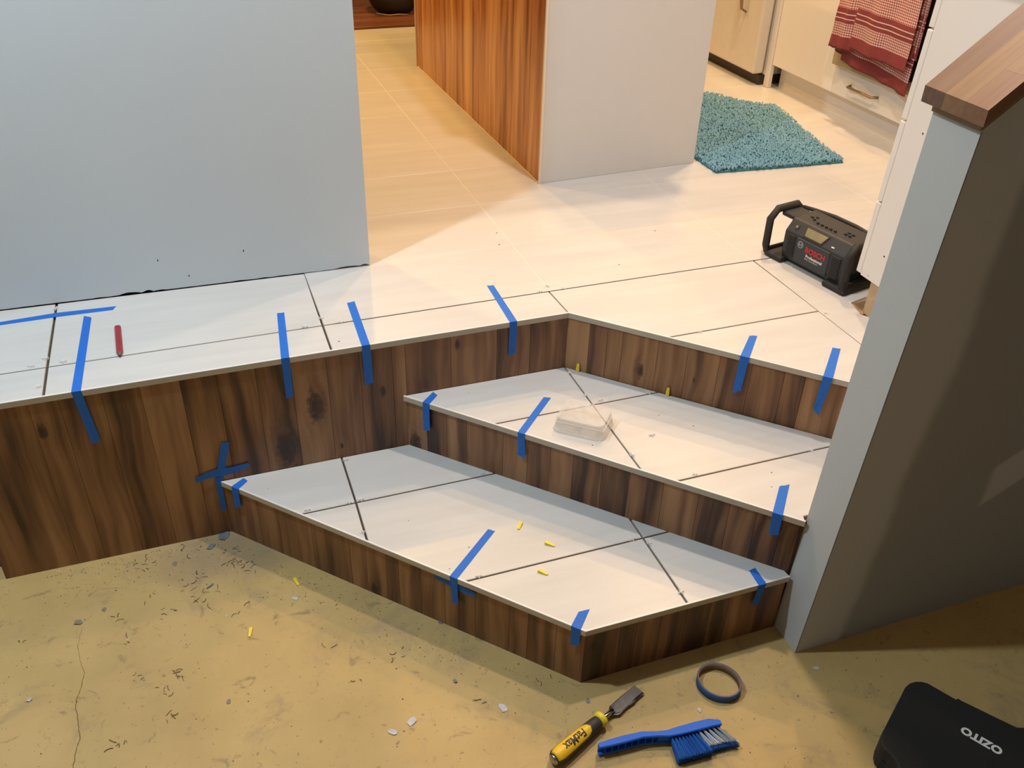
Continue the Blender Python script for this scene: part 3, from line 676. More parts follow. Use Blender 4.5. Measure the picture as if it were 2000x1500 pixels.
# towel over the oven handle
def towel_mat():
    m, nt, b = newmat('red_check_cotton'); L = nt.links; uv = nd(nt, 'ShaderNodeUVMap'); uv.uv_map = 'UVMap'
    sp = nd(nt, 'ShaderNodeSeparateXYZ'); L.new(uv.outputs[0], sp.inputs[0]); u, v = sp.outputs[0], sp.outputs[1]
    def sq(x, per, duty):
        return math_(nt, 'LESS_THAN', math_(nt, 'FRACT', math_(nt, 'DIVIDE', x, per)), duty)
    cu = sq(u, 0.0098, 0.45); cv = sq(v, 0.0090, 0.45)
    chk = math_(nt, 'MULTIPLY', math_(nt, 'ADD', cu, cv), 0.5)
    def inr(x, a, c): return math_(nt, 'MULTIPLY', math_(nt, 'GREATER_THAN', x, a), math_(nt, 'LESS_THAN', x, c))
    band = math_(nt, 'MAXIMUM', inr(v, -0.01, 0.048), inr(v, 0.098, 0.152))
    wl_ = math_(nt, 'MAXIMUM', inr(v, 0.112, 0.1155), inr(v, 0.130, 0.1335))
    f = math_(nt, 'MAXIMUM', chk, band); f = math_(nt, 'MULTIPLY', f, math_(nt, 'SUBTRACT', 1.0, wl_))
    n = nd(nt, 'ShaderNodeTexNoise'); n.inputs['Scale'].default_value = 260; L.new(uv.outputs[0], n.inputs['Vector'])
    c = ramp(nt, f, [(0.0, (0.66, 0.50, 0.46)), (0.5, (0.42, 0.17, 0.15)), (1.0, (0.22, 0.036, 0.036))])
    L.new(c, b.inputs['Base Color']); b.inputs['Roughness'].default_value = 0.95
    bp = nd(nt, 'ShaderNodeBump'); bp.inputs['Strength'].default_value = 0.6; bp.inputs['Distance'].default_value = 0.002
    L.new(math_(nt, 'ADD', n.outputs[0], math_(nt, 'MULTIPLY', math_(nt, 'SINE', math_(nt, 'MULTIPLY', u, 700.0)), 0.3)), bp.inputs['Height']); L.new(bp.outputs[0], b.inputs['Normal'])
    return m
M_towel = towel_mat()
tw = empty('tea_towel', (1.63, 0.95, 1.255), label='red and cream checked tea towel hanging over the oven handle', cat='towel')
def sheet(y0, y1, zb0, zb1, x, v0, ph, amp=0.008, ztop=1.264, name='fold', y0t=None, y1t=None, uo=0.0):
    """hanging panel from y0 (far) to y1 (near); bottom z zb0..zb1"""
    bm = bmesh.new(); uvl = bm.loops.layers.uv.new('UVMap'); NU, NV = 40, 44; G = []
    for i in range(NU+1):
        s = i/NU; row = []
        for j in range(NV+1):
            t = j/NV
            zb = zb0+(zb1-zb0)*s + 0.004*noise.noise(Vector((s*6, ph, 0)))
            z = ztop+(zb-ztop)*t
            ya = (y0t if y0t is not None else y0)*(1-t)+y0*t; yb = (y1t if y1t is not None else y1)*(1-t)+y1*t
            y_ = ya+(yb-ya)*s
            fo = amp*t*(math.sin(s*9+ph)+0.6*math.sin(s*17+ph*2+t*1.5)) + 0.003*noise.noise(Vector((s*8, t*6, ph)))
            bm_v = bm.verts.new((x+fo-1.63, y_-0.95, z-1.255)); row.append((bm_v, (abs(y_-y0)+uo, z-(zb0+(zb1-zb0)*s)+v0)))
        G.append(row)
    for i in range(NU):
        for j in range(NV):
            q = [G[i][j], G[i+1][j], G[i+1][j+1], G[i][j+1]]
            f = bm.faces.new([a_[0] for a_ in q]); f.smooth = True
            for l, a_ in zip(f.loops, q): l[uvl].uv = a_[1]
    me = bpy.data.meshes.new(name); bm.to_mesh(me); bm.free()
    o = link(name, me, M_towel, tw); m = o.modifiers.new('s', 'SOLIDIFY'); m.thickness = 0.0022; m.offset = 0
    return o
sheet(1.205, 1.045, 0.812, 0.822, 1.616, 0.0, 0.5, 0.005, y0t=1.165)
sheet(1.065, 0.742, 0.833, 0.828, 1.606, 0.0, 1.4, 0.006)
sheet(1.150, 0.745, 0.768, 0.738, 1.645, 0.0, 2.6, 0.005)
sheet(0.80, 0.738, 0.870, 0.866, 1.640, 0.0, 0.2, 0.004)

# ------------------------------------------------------------------ shaggy bath mat
rug = empty('bath_mat', (1.2, 1.15, D), label='teal shaggy bath mat on the tiles beside the island', cat='rug')
rp = [(0.905, 0.778), (1.17, 0.755), (1.425, 0.738), (1.455, 0.95), (1.505, 1.15), (1.555, 1.395), (1.44, 1.50), (1.37, 1.62), (1.15, 1.72), (1.0, 1.72), (0.90, 1.35)]
prism('backing', [(x-1.2, y-1.15) for x, y in rp], 0.0008, 0.006, plain('teal_backing', (0.05, 0.20, 0.23), 0.9), rug)
def inside(x, y, P):
    r = False; n = len(P)
    for i in range(n):
        x1, y1 = P[i]; x2, y2 = P[(i+1) % n]
        if (y1 > y) != (y2 > y) and x < (x2-x1)*(y-y1)/(y2-y1)+x1: r = not r
    return r
V, Fc = [], []
cnt = 0
while cnt < 15000:
    x, y = rnd.uniform(0.88, 1.57), rnd.uniform(0.73, 1.73)
    if not inside(x, y, rp) or (x < 0.86): continue
    cnt += 1
    a = rnd.uniform(0, 6.283); le = rnd.uniform(0.006, 0.013); hb = 0.006*(noise.noise(Vector((x*7, y*7, 0)))+0.5)
    h = rnd.uniform(0.010, 0.017)+hb; r = rnd.uniform(0.0019, 0.0030)
    k = len(V); cx, cy = x-1.2, y-1.15
    for (t, rr, hh) in ((0, 0.8, 0.004), (0.45, 1.15, h), (1.0, 0.7, h*0.75)):
        px_, py_ = cx+math.cos(a)*le*t, cy+math.sin(a)*le*t
        for q in range(4):
            an = a+math.pi/2; ca = math.cos(q*math.pi/2+0.78)*r*rr; sa = math.sin(q*math.pi/2+0.78)*r*rr
            V.append((px_+math.cos(an)*ca, py_+math.sin(an)*ca, max(0.002, hh+sa)))
    for s in range(2):
        for q in range(4): Fc.append((k+s*4+q, k+s*4+(q+1) % 4, k+s*4+4+(q+1) % 4, k+s*4+4+q))
    Fc.append((k+8, k+9, k+10, k+11))
me = bpy.data.meshes.new('pile'); me.from_pydata(V, [], Fc)
for p in me.polygons: p.use_smooth = True
link('pile', me, plain('teal_chenille', (0.165, 0.335, 0.44), 0.95, var=0.30, scale=45), rug, kind='stuff')

# ------------------------------------------------------------------ jobsite radio
rad = empty('radio', (0.71, 0.143, D), 0, label='black rugged jobsite radio on the tiles near the cabinet', cat='radio')
uu = Vector((0.207, -0.978, 0)).normalized(); vv = Vector((-uu.y, uu.x, 0))
rad.matrix_world = Matrix(((uu.x, vv.x, 0, 0.71), (uu.y, vv.y, 0, 0.143), (0, 0, 1, D+0.0005), (0, 0, 0, 1)))
M_rbody = plain('slate_black_plastic', (0.014, 0.018, 0.023), 0.5, bump=0.2, bscale=400)
# body cross-section (depth, height) extruded along length
def sect(bm, prof, x0, x1, b=0.003, x0t=None):
    t = bmesh.new()
    a = [t.verts.new((x0, p[0], p[1])) for p in prof]; c = [t.verts.new((x1, p[0], p[1])) for p in prof]
    t.faces.new(a); t.faces.new(c[::-1])
    for i in range(len(prof)): t.faces.new((a[i], a[(i+1) % len(prof)], c[(i+1) % len(prof)], c[i]))
    bmesh.ops.recalc_face_normals(t, faces=t.faces); bev(t, b, 2, 0.3); merge(bm, t)
bm = bmesh.new()
sect(bm, [(0.010, 0.012), (0.004, 0.035), (0.004, 0.098), (0.030, 0.132), (0.118, 0.138), (0.126, 0.125), (0.128, 0.02), (0.116, 0.012)], 0.042, 0.262, 0.004)
bm_obj('body', bm, M_rbody, rad)
# speaker grilles left and right on the front
for x0, x1 in ((0.058, 0.086), (0.222, 0.254)):
    bm = bmesh.new(); add_box(bm, x0, x1, 0.0015, 0.006, 0.028, 0.094, 0.0015)
    for k in range(9): add_box(bm, x0+0.003, x1-0.003, 0.0003, 0.002, 0.033+k*0.0065, 0.0355+k*0.0065)
    bm_obj('speaker_grille', bm, plain('grille_black', (0.012, 0.012, 0.013), 0.6), rad)
bm = bmesh.new(); add_box(bm, 0.092, 0.214, 0.0015, 0.006, 0.022, 0.096, 0.002); bm_obj('front_plate', bm, plain('front_blue_black', (0.022, 0.030, 0.038), 0.45), rad)
# chamfer frame
ch = math.atan2(0.132-0.098, 0.030-0.004)
MC = Matrix.Translation((0, 0.004, 0.098)) @ Matrix.Rotation(ch, 4, 'X')      # local x along length, y up the chamfer
L_ = math.hypot(0.026, 0.034)
bm = bmesh.new(); t = bmesh.new(); add_prism(t, [(0.108, 0.004), (0.176, 0.004), (0.188, L_-0.006), (0.100, L_-0.006)], 0, 0.0022, 0.001); merge(bm, t, MC); bm_obj('display_bezel', bm, plain('bezel', (0.014, 0.014, 0.014), 0.3), rad)
bm = bmesh.new(); t = bmesh.new(); add_prism(t, [(0.112, 0.008), (0.172, 0.008), (0.182, L_-0.010), (0.106, L_-0.010)], 0.0022, 0.0027); merge(bm, t, MC); bm_obj('display', bm, plain('lcd_olive', (0.24, 0.21, 0.12), 0.12, var=0.5, scale=22), rad)
bm = bmesh.new(); t = bmesh.new(); bmesh.ops.create_cone(t, cap_ends=True, segments=20, radius1=0.009, radius2=0.008, depth=0.003, matrix=Matrix.Translation((0.072, 0.022, 0.001))); merge(bm, t, MC); bo = bm_obj('power_button', bm, M_black, rad)
bm = bmesh.new(); t = bmesh.new(); add_box(t, 0.071, 0.073, 0.020, 0.0245, 0.0025, 0.0029); merge(bm, t, MC); bm_obj('button_mark', bm, M_white, bo)
bm = bmesh.new(); t = bmesh.new(); add_box(t, 0.206, 0.216, 0.012, 0.0155, 0.0, 0.0010); merge(bm, t, MC); bm_obj('port_mark', bm, M_white, rad)
for x, y in [(0.075, 0.070), (0.090, 0.062), (0.085, 0.080), (0.112, 0.052), (0.128, 0.052), (0.144, 0.052), (0.160, 0.052), (0.176, 0.052), (0.205, 0.062), (0.220, 0.062), (0.205, 0.076), (0.220, 0.076)]:
    box('button', x-0.0045, x+0.0045, y-0.0025, y+0.0025, 0.130, 0.1385+0.0008, M_black, rad, b=0.0008)
# roll cage loops at both ends (depth x height octagons) and rear bar
def loop(x, th):
    P = [(x+0.003, -0.002, 0.012), (x, -0.004, 0.030), (x-0.002, -0.003, 0.112), (x+0.0, 0.020, 0.1395), (x, 0.100, 0.1395), (x, 0.130, 0.112), (x, 0.134, 0.030), (x+0.003, 0.128, 0.012)]
    bm = bmesh.new(); add_tube(bm, P, th, 8, closed=True); return bm_obj('roll_bar', bm, M_rubber, rad)
loop(-0.012, 0.0115); loop(0.282, 0.0115)
bm = bmesh.new(); add_tube(bm, [(-0.01, 0.128, 0.124), (0.03, 0.132, 0.128), (0.10, 0.137, 0.1325), (0.18, 0.137, 0.1325), (0.25, 0.132, 0.128), (0.28, 0.128, 0.124)], 0.0065, 8); bm_obj('carry_bar', bm, M_rubber, rad)
for x0, x1 in ((-0.01, 0.05), (0.258, 0.284)):
    bm = bmesh.new()
    add_box(bm, x0, x1, 0.035, 0.105, 0.118, 0.134, 0.004)
    add_box(bm, x0, x1, 0.10, 0.128, 0.03, 0.10, 0.004)
    bm_obj('end_bracket', bm, M_rbody, rad)
for x0, x1 in ((-0.008, 0.058), (0.216, 0.296)):
    bm = bmesh.new(); add_box(bm, x0, x1, -0.010, 0.148, 0.0, 0.016, 0.005, 2); bm_obj('foot', bm, M_rubber, rad)
bm = bmesh.new(); add_tube(bm, [(0.285, 0.002, 0.016), (0.290, -0.004, 0.05), (0.286, 0.0, 0.105), (0.272, 0.02, 0.134)], 0.0075, 6); bm_obj('corner_guard', bm, M_rubber, rad)
# marks on the front
MF = Matrix.Translation((0, 0.0010, 0)) @ Matrix.Rotation(math.pi/2, 4, 'X')
M_red = plain('red_print', (0.55, 0.02, 0.03), 0.5); M_grey = plain('grey_print', (0.45, 0.45, 0.45), 0.5)
text_obj('lettering', 'BOSCH', 0.0225, MF @ Matrix.Translation((0.1655, 0.071, 0)), M_red, rad, bold=0.0006, label='red maker name')
text_obj('lettering', 'Professional', 0.0125, MF @ Matrix.Translation((0.1650, 0.0535, 0)), M_white, rad, bold=0.0003, label='white word below the maker name')
text_obj('lettering', 'GML SoundBoxx', 0.0072, MF @ Matrix.Translation((0.157, 0.0445, 0)), M_grey, rad, label='small grey type line')
bm = bmesh.new()
for k in range(1):
    pass
add_tube(bm, [(0.109+0.0095*math.cos(a*math.pi/12), 0.0012, 0.078+0.0095*math.sin(a*math.pi/12)) for a in range(24)], 0.0008, 4, closed=True)
add_box(bm, 0.1025, 0.1155, 0.0008, 0.0014, 0.0772, 0.0788)
for sgn in (-1, 1):
    add_tube(bm, [(0.109+sgn*0.0062*math.cos(a), 0.0012, 0.078+0.0062*math.sin(a)) for a in (-1.1, -0.6, 0, 0.6, 1.1)], 0.0010, 4)
bm_obj('emblem', bm, M_grey, rad)

# ------------------------------------------------------------------ clear plastic tub lying on the upper step
TP = [onz(1078, 841, H2), onz(1178, 864, H2), onz(1200, 824, H2), onz(1103, 798, H2)]
cc = sum(TP, Vector())/4
tub = empty('plastic_tub', cc, label='small milky clear plastic tub upside down on the upper step', cat='tub')
bm = bmesh.new(); hgt = 0.040
loc = [p-cc for p in TP]
def inset(f, z): return [Vector((p.x*f, p.y*f, z)) for p in loc]
def ring(f, z, n=6, rc=0.18):
    P = inset(f, z); out = []
    for i in range(4):
        a, b_, c_ = P[i-1], P[i], P[(i+1) % 4]
        for k in range(n+1):
            t = k/n; p0 = b_.lerp(a, rc); p1 = b_.lerp(c_, rc); out.append((p0.lerp(b_, t)).lerp(b_.lerp(p1, t), t))
    return [bm.verts.new(p) for p in out]
R_ = [ring(1.025, 0.0008), ring(1.025, 0.0025), ring(0.995, 0.0028), ring(0.965, 0.018), ring(0.93, hgt-0.004), ring(0.90, hgt)]
for a, b_ in zip(R_[:-1], R_[1:]):
    for i in range(len(a)):
        f = bm.faces.new((a[i], a[(i+1) % len(a)], b_[(i+1) % len(a)], b_[i])); f.smooth = True
bm.faces.new(R_[-1])
for v in bm.verts: v.co.z += 0.0012*noise.noise(v.co*60) if v.co.z > 0.01 else 0
o = bm_obj('shell', bm, M_clear, tub); m = o.modifiers.new('s', 'SOLIDIFY'); m.thickness = 0.0012; m.offset = -1
bm = bmesh.new(); R2 = inset(0.955, 0.030)
add_tube(bm, [R2[0].lerp(R2[1], k/6) for k in range(7)], 0.0009, 5)
add_tube(bm, [R2[1].lerp(R2[2], k/6) for k in range(7)], 0.0012, 5)
bm_obj('moulded_ridge', bm, M_spacer, tub)

# ------------------------------------------------------------------ pencil
pa, pb = onz(230, 640, D), onz(235, 699, D); ax = (pb-pa); Lp = ax.length; rz = math.atan2(ax.y, ax.x)
pen = empty('carpenter_pencil', (pa.x, pa.y, D+0.0006), rz, label='stubby red carpenter pencil lying on the platform tiles', cat='pencil')
bm = bmesh.new(); hx = [(-0.0075, 0.0028), (-0.0045, 0.0066), (0.0045, 0.0066), (0.0075, 0.0028), (0.0055, 0.0), (-0.0055, 0.0)]
def hexa(x, s=1.0, zc=0.0033): return [bm.verts.new((x, a*s, zc+(b_-zc)*s)) for a, b_ in hx]
r0, r1 = hexa(0), hexa(Lp-0.020)
bm.faces.new(r0)
for i in range(6): bm.faces.new((r0[i], r0[(i+1) % 6], r1[(i+1) % 6], r1[i]))
bm.faces.new(r1[::-1]); bm_obj('barrel', bm, plain('red_lacquer', (0.30, 0.016, 0.022), 0.35, var=0.25, scale=80), pen)
bm = bmesh.new(); r1, r2_, = hexa(Lp-0.0199), hexa(Lp-0.005, 0.45)
for i in range(6): bm.faces.new((r1[i], r1[(i+1) % 6], r2_[(i+1) % 6], r2_[i]))
bm.faces.new(r1); bm.faces.new(r2_[::-1]); bm_obj('sharpened_wood', bm, plain('grimy_wood', (0.16, 0.08, 0.06), 0.8), pen)
bm = bmesh.new(); r1, r2_ = hexa(Lp-0.0049, 0.45), hexa(Lp, 0.12)
for i in range(6): bm.faces.new((r1[i], r1[(i+1) % 6], r2_[(i+1) % 6], r2_[i]))
bm.faces.new(r1); bm.faces.new(r2_[::-1]); bm_obj('lead', bm, M_dark, pen)

# ------------------------------------------------------------------ masking tape strips
TG = 'blue masking tape strips holding the tiles'
TK = 0.00025
def ptsz(ps, z): return [onz(x, y, z) for x, y in ps]
def tear(a, b_, n=4, amp=0.0012):
    """ragged end between two points"""
    d = (b_-a); s = Vector((-d.y, d.x, 0)).normalized() if abs(d.z) < d.length*0.7 else Vector((0, 0, 1))
    return [a.lerp(b_, k/n)+s*rnd.uniform(-amp, amp) for k in range(n+1)]
def fold_tape(label, far, edge, bot, z, P, N, cutz=None):
    """far/edge/bot = two image points each; top part lies on tiles at z, lower part on the plane (P, N)"""
    zt = z+0.0006
    fl_, fr2 = ptsz(far, zt); el, er = ptsz(edge, zt)
    N3 = Vector((*N, 0)); P3 = Vector((*P, 0))
    # clamp the edge points to the nosing plane
    for e in (el, er): e += N3*((P3-e).dot(N3))
    bl, br = [onp(x, y, P3, N3) for x, y in bot]
    top = [el, er]+tear(fr2, fl_)
    el2, er2 = el.copy(), er.copy()
    low = [el2, er2]+tear(br, bl)
    return thin('tape_strip', [top, low], M_tape, [(0, 0, TK), N3*TK], label=label, cat='tape', group=TG)
PL = ((0, -0.0045), (0, -1))
o3 = (-S, -S); P3_ = (0.0005-0.0018, -0.004-0.0018)
def flat_tape(label, pts, P=None, N=None, z=None):
    if z is not None: pp = ptsz(pts, z); off = (0, 0, TK)
    else: pp = [onp(x, y, (*P, 0), (*N, 0)) for x, y in pts]; off = Vector((*N, 0))*TK
    return thin('tape_strip', [pp], M_tape, [off], label=label, cat='tape', group=TG)
flat_tape('long blue tape strip lying flat on the deck tiles near the left wall', [(-60, 639), (-60, 646), (0, 635), (110, 619), (221, 605), (223, 602), (227, 598), (110, 611), (0, 629)], z=D+0.0006)
fold_tape('leftmost folded blue tape strip over the platform edge, left of the pencil', [(164, 617), (179, 620)], [(139, 763), (158, 760)], [(180, 867), (197, 860)], D, *PL)
fold_tape('blue tape strip over the platform edge midway between the pencil and the step corner', [(541, 612), (555, 610)], [(549, 701), (565, 698)], [(559, 778), (573, 773)], D, *PL)
fold_tape('blue tape strip over the platform edge, just right of the deck tile joint', [(678, 592), (692, 588)], [(707, 677), (723, 674)], [(713, 753), (729, 747)], D, *PL)
fold_tape('blue tape strip over the platform edge nearest the inner step corner', [(951, 558), (964, 557)], [(996, 630), (1010, 627)], [(993, 695), (1008, 688)], D, *PL)
fold_tape('blue tape strip on the platform diagonal edge, the one further from the stair wall', [(1464, 655), (1479, 656)], [(1447, 693), (1465, 697)], [(1430, 767), (1447, 763)], D, P3_, o3)
fold_tape('blue tape strip on the platform diagonal edge right beside the stair wall', [(1626, 679), (1642, 681)], [(1609, 731), (1628, 736)], [(1588, 800), (1599, 811)], D, P3_, o3)
P2 = (-0.456-0.0014, -0.001-0.0014)
fold_tape('short blue tape strip at the pointed left tip of the upper step', [(846, 765), (854, 772)], [(828, 783), (841, 787)], [(827, 840), (840, 841)], H2, P2, o2)
fold_tape('blue tape strip over the upper step nosing left of the clear tub', [(1062, 776), (1076, 777)], [(1013, 842), (1026, 846)], [(1012, 888), (1026, 896)], H2, P2, o2)
fold_tape('blue tape strip over the upper step nosing at its right end', [(1522, 950), (1542, 946)], [(1509, 1001), (1529, 1007)], [(1501, 1043), (1520, 1046)], H2, P2, o2)
P1 = (-0.942-0.0022, -0.001-0.0022)
fold_tape('short blue tape strip near the left tip of the lowest step', [(475, 934), (484, 939)], [(451, 951), (464, 957)], [(459, 990), (471, 991)], H1, P1, o1)
flat_tape('upright blue tape strip stuck on the wood riser at the lowest step tip', [(432, 864), (448, 864), (444, 890), (439, 918), (434, 945), (438, 970), (443, 997), (433, 998), (426, 965), (420, 940), (425, 912)], P=(0, -0.0035), N=(0, -1))
flat_tape('slanting blue tape strip crossing the upright one at the lowest step tip', [(381, 934), (400, 925), (422, 917), (455, 912), (485, 904), (488, 910), (465, 920), (440, 929), (420, 931), (400, 937), (384, 943)], P=(0, -0.0042), N=(0, -1))
fold_tape('long blue tape strip over the middle of the lowest step nosing', [(953, 1034), (967, 1037)], [(880, 1123), (895, 1128)], [(883, 1176), (895, 1180)], H1, P1, o1)
flat_tape('blue tape strip running along the wood riser under the lowest step nosing', [(847, 1119), (880, 1132), (905, 1145), (931, 1159), (928, 1167), (900, 1156), (875, 1143), (848, 1128)], P=(-0.9385-0.0008, -0.0008), N=o1)
fold_tape('blue tape strip by the front corner of the lowest step', [(1130, 1194), (1152, 1190)], [(1117, 1220), (1135, 1229)], [(1114, 1260), (1131, 1261)], H1, P1, o1)
fold_tape('blue tape strip at the right end of the lowest step beside the stair wall', [(1463, 1114), (1475, 1109)], [(1483, 1145), (1498, 1141)], [(1469, 1182), (1481, 1181)], H1, (0, -0.7535), (0, -1))

# ------------------------------------------------------------------ yellow wedges
def wedge_mesh():
    bm = bmesh.new(); t = bmesh.new()
    P = [(-0.012, -0.0042), (-0.008, -0.0048), (0.011, -0.0034), (0.0125, -0.002), (0.0125, 0.002), (0.011, 0.0034), (-0.008, 0.0048), (-0.012, 0.0042)]
    add_prism(t, P, 0, 1)
    for v in t.verts:
        if v.co.z > 0.5: v.co.z = 0.0062-(v.co.x+0.012)*0.17; v.co.y *= 0.85
    merge(bm, t); bmesh.ops.recalc_face_normals(bm, faces=bm.faces)
    me = bpy.data.meshes.new('tile_wedge'); bm.to_mesh(me); bm.free(); me.materials.append(M_yellow); return me
WM = wedge_mesh()
def wedge(p0, p1, z, label, up_=None):
    a, b_ = onz(*p0, z), onz(*p1, z); c = (a+b_)/2; d = b_-a
    o = bpy.data.objects.new('tile_wedge', WM); C.objects.link(o); o.location = (c.x, c.y, z+0.0004); o.rotation_euler = (0, 0, math.atan2(d.y, d.x))
    return tagobj(o, label, 'tile wedge', 'yellow plastic tile wedges')
wedge((1018, 1021), (1012, 1035), H1, 'yellow tile wedge on the lowest step nearest the long blue tape strip')
wedge((1065, 1061), (1083, 1067), H1, 'yellow tile wedge in the middle of the lowest step, above the long joint')
wedge((1051, 1115), (1070, 1123), H1, 'yellow tile wedge on the lowest step in front of the long joint')
wedge((575, 1132), (583, 1143), 0, 'yellow tile wedge on the concrete close to the lowest step riser')
wedge((491, 1228), (487, 1245), 0, 'yellow tile wedge out on the open concrete floor')
for px, py, lab, r_ in ((1128, 722, 'yellow tile wedge standing against the diagonal riser by the inner corner', 0.35), (1303, 772, 'yellow tile wedge standing against the middle of the diagonal riser', 0.1)):
    P = onp(px, py, (-0.004, -0.004, 0), (-S, -S, 0)); o = bpy.data.objects.new('tile_wedge', WM); C.objects.link(o)
    o.matrix_world = Matrix.Translation((P.x, P.y, H2+0.0125)) @ Matrix.Rotation(math.radians(225), 4, 'Z') @ Matrix.Rotation(-math.pi/2-0.12, 4, 'Y')
    tagobj(o, lab, 'tile wedge', 'yellow plastic tile wedges')

# ------------------------------------------------------------------ tile spacers
def spacer_mesh():
    bm = bmesh.new()
    add_box(bm, -0.008, 0.008, -0.0009, 0.0009, 0, 0.005, 0.0003); add_box(bm, -0.0009, 0.0009, -0.006, 0.006, 0, 0.0035, 0.0003)
    add_tube(bm, [(-0.007, 0.003, 0.003), (-0.004, 0.006, 0.0045), (0.0, 0.0072, 0.005), (0.004, 0.006, 0.0045), (0.007, 0.003, 0.003)], 0.0005, 4)
    bmesh.ops.recalc_face_normals(bm, faces=bm.faces)
    me = bpy.data.meshes.new('tile_spacer'); bm.to_mesh(me); bm.free(); me.materials.append(M_spacer); return me
SM = spacer_mesh()
for z, x, y, lab in (
  (D, 61, 717, 'splayed clear spacer in the thin deck joint, leftmost of all spacers'),
  (D, 124, 708, 'clear spacer in the thin deck joint just left of the leftmost folded tape'),
  (D, 89, 702, 'clear spacer in the far-left cross joint, just behind the joint crossing'),
  (D, 77, 756, 'clear spacer in the far-left cross joint, close to the platform nosing'),
  (D, 110, 604, 'clear spacer in the far-left cross joint, close to the wall and flat tape'),
  (D, 596, 640, 'clear spacer in the thin deck joint, left of the cross joint below the wall end'),
  (D, 666, 630, 'clear spacer in the thin deck joint, right of the cross joint below the wall end'),
  (D, 628, 622, 'clear spacer inside the cross joint that runs down from the wall end'),
  (D, 1069, 559, 'clear spacer at the top end of the mitred deck joint'),
  (D, 1055, 570, 'clear spacer left of the mitred deck joint'),
  (D, 1101, 564, 'clear spacer right of the mitred deck joint'),
  (D, 1367, 649, 'clear spacer in the deck joint just behind the diagonal nosing'),
  (D, 1613, 612, 'clear spacer in the deck joint in front of the radio'),
  (H2, 1143, 773, 'clear spacer behind the joint crossing next to the clear tub'),
  (H2, 1173, 783, 'clear spacer right of the joint crossing next to the clear tub'),
  (H2, 1148, 793, 'clear spacer left of the joint crossing, touching the clear tub'),
  (H2, 1267, 768, 'clear spacer in the upper step joint at the foot of the diagonal riser'),
  (H2, 1113, 729, 'clear spacer at the inner corner of the upper step'),
  (H2, 1583, 880, 'clear spacer on the upper step beside the stair wall'),
  (H2, 1357, 927, 'clear spacer in the upper step joint just behind its nosing'),
  (H2, 1235, 890, 'clear spacer in the joint running from the clear tub to the nosing'),
  (H2, 1273, 851, 'clear spacer lying loose in the middle of an upper step tile'),
  (H1, 675, 900, 'clear spacer on the lowest step against the left riser'),
  (H1, 705, 978, 'clear spacer right of the left joint crossing on the lowest step'),
  (H1, 682, 983, 'clear spacer left of the left joint crossing on the lowest step'),
  (H1, 601, 998, 'clear spacer in the lowest step joint close to the left part of the nosing'),
  (H1, 709, 1040, 'clear spacer at the front end of the left cross joint on the lowest step'),
  (H1, 942, 926, 'clear spacer on the lowest step against the upper step riser'),
  (H1, 1235, 1055, 'clear spacer left of the right joint crossing on the lowest step'),
  (H1, 1268, 1062, 'clear spacer right of the right joint crossing on the lowest step'),
  (H1, 935, 1127, 'clear spacer beside the long tape on the lowest step'),
  (H1, 1330, 1158, 'clear spacer near the front edge at the right of the lowest step')):
    P = onz(x, y, z); o = bpy.data.objects.new('tile_spacer', SM); C.objects.link(o)
    o.location = (P.x, P.y, z+0.0003); o.rotation_euler = (0, 0, rnd.uniform(-0.3, 0.3)+(math.pi/2 if rnd.random() < 0.5 else 0))
    tagobj(o, lab, 'tile spacer', 'small clear plastic tile spacers in the joints')

# ------------------------------------------------------------------ nearly used-up tape roll
RC = Vector((0.040, -0.853, 0))
rl = empty('tape_roll', (RC.x, RC.y, 0.0), label='nearly empty roll of blue tape standing open on the concrete', cat='tape roll')
RA = 0.048
def ringmesh(r0, r1, h0, h1, mat, name, mi=None):
    bm = bmesh.new(); n = 56; rr = []
    for i in range(n):
        a = 2*math.pi*i/n; k = 1+0.045*math.cos(2*(a+0.9)); c_, s_ = math.cos(a)*k, math.sin(a)*k
        rr.append([bm.verts.new((r*c_, r*s_, h)) for r, h in ((r0, h0), (r1, h0), (r1, h1), (r0, h1))])
    for i in range(n):
        A_, B_ = rr[i], rr[(i+1) % n]
        for q in range(4):
            f = bm.faces.new((A_[q], B_[q], B_[(q+1) % 4], A_[(q+1) % 4])); f.smooth = (q in (1, 3))
    return bm_obj(name, bm, mat, rl)
ringmesh(RA-0.0038, RA-0.0012, 0.0006, 0.0215, plain('card_core', (0.20, 0.13, 0.10), 0.8, var=0.3, scale=90), 'core')
ringmesh(RA-0.0012, RA, 0.0006, 0.0217, plain('blue_tape_wound', (0.020, 0.080, 0.24), 0.6), 'wound_tape')

# ------------------------------------------------------------------ chisel
ca, cb = onz(1248, 1350, 0), onz(1078, 1497, 0); ax = cb-ca; Lc = 0.29; rz = math.atan2(ax.y, ax.x)
chs = empty('chisel', (ca.x, ca.y, 0.0008), rz, label='wood chisel with yellow and black handle and dark steel blade on the concrete', cat='chisel')
bw = 0.0145
bm = bmesh.new(); t = bmesh.new()
P = [(0, -bw), (0, bw), (0.030, bw*0.98), (0.032, bw*1.12), (0.050, bw*1.05), (0.052, bw*0.95), (0.072, bw), (0.078, bw*1.1), (0.088, bw*0.95), (0.097, 0.0055), (0.125, 0.0048), (0.125, -0.0048), (0.097, -0.0055), (0.085, -bw*0.95), (0.05, -bw)]
add_prism(t, P, 0.0045, 0.009, 0.0008); 
for v in t.verts:
    if v.co.x < 0.02 and v.co.z > 0.006: v.co.z = 0.0055+(v.co.z-0.0055)*v.co.x/0.02
    if v.co.x > 0.09: v.co.z += (v.co.x-0.09)*0.16*(1 if v.co.z > 0.007 else 1)
merge(bm, t); bl = bm_obj('blade', bm, plain('dark_steel', (0.10, 0.098, 0.095), 0.32, metal=0.8, var=0.4, scale=80), chs)
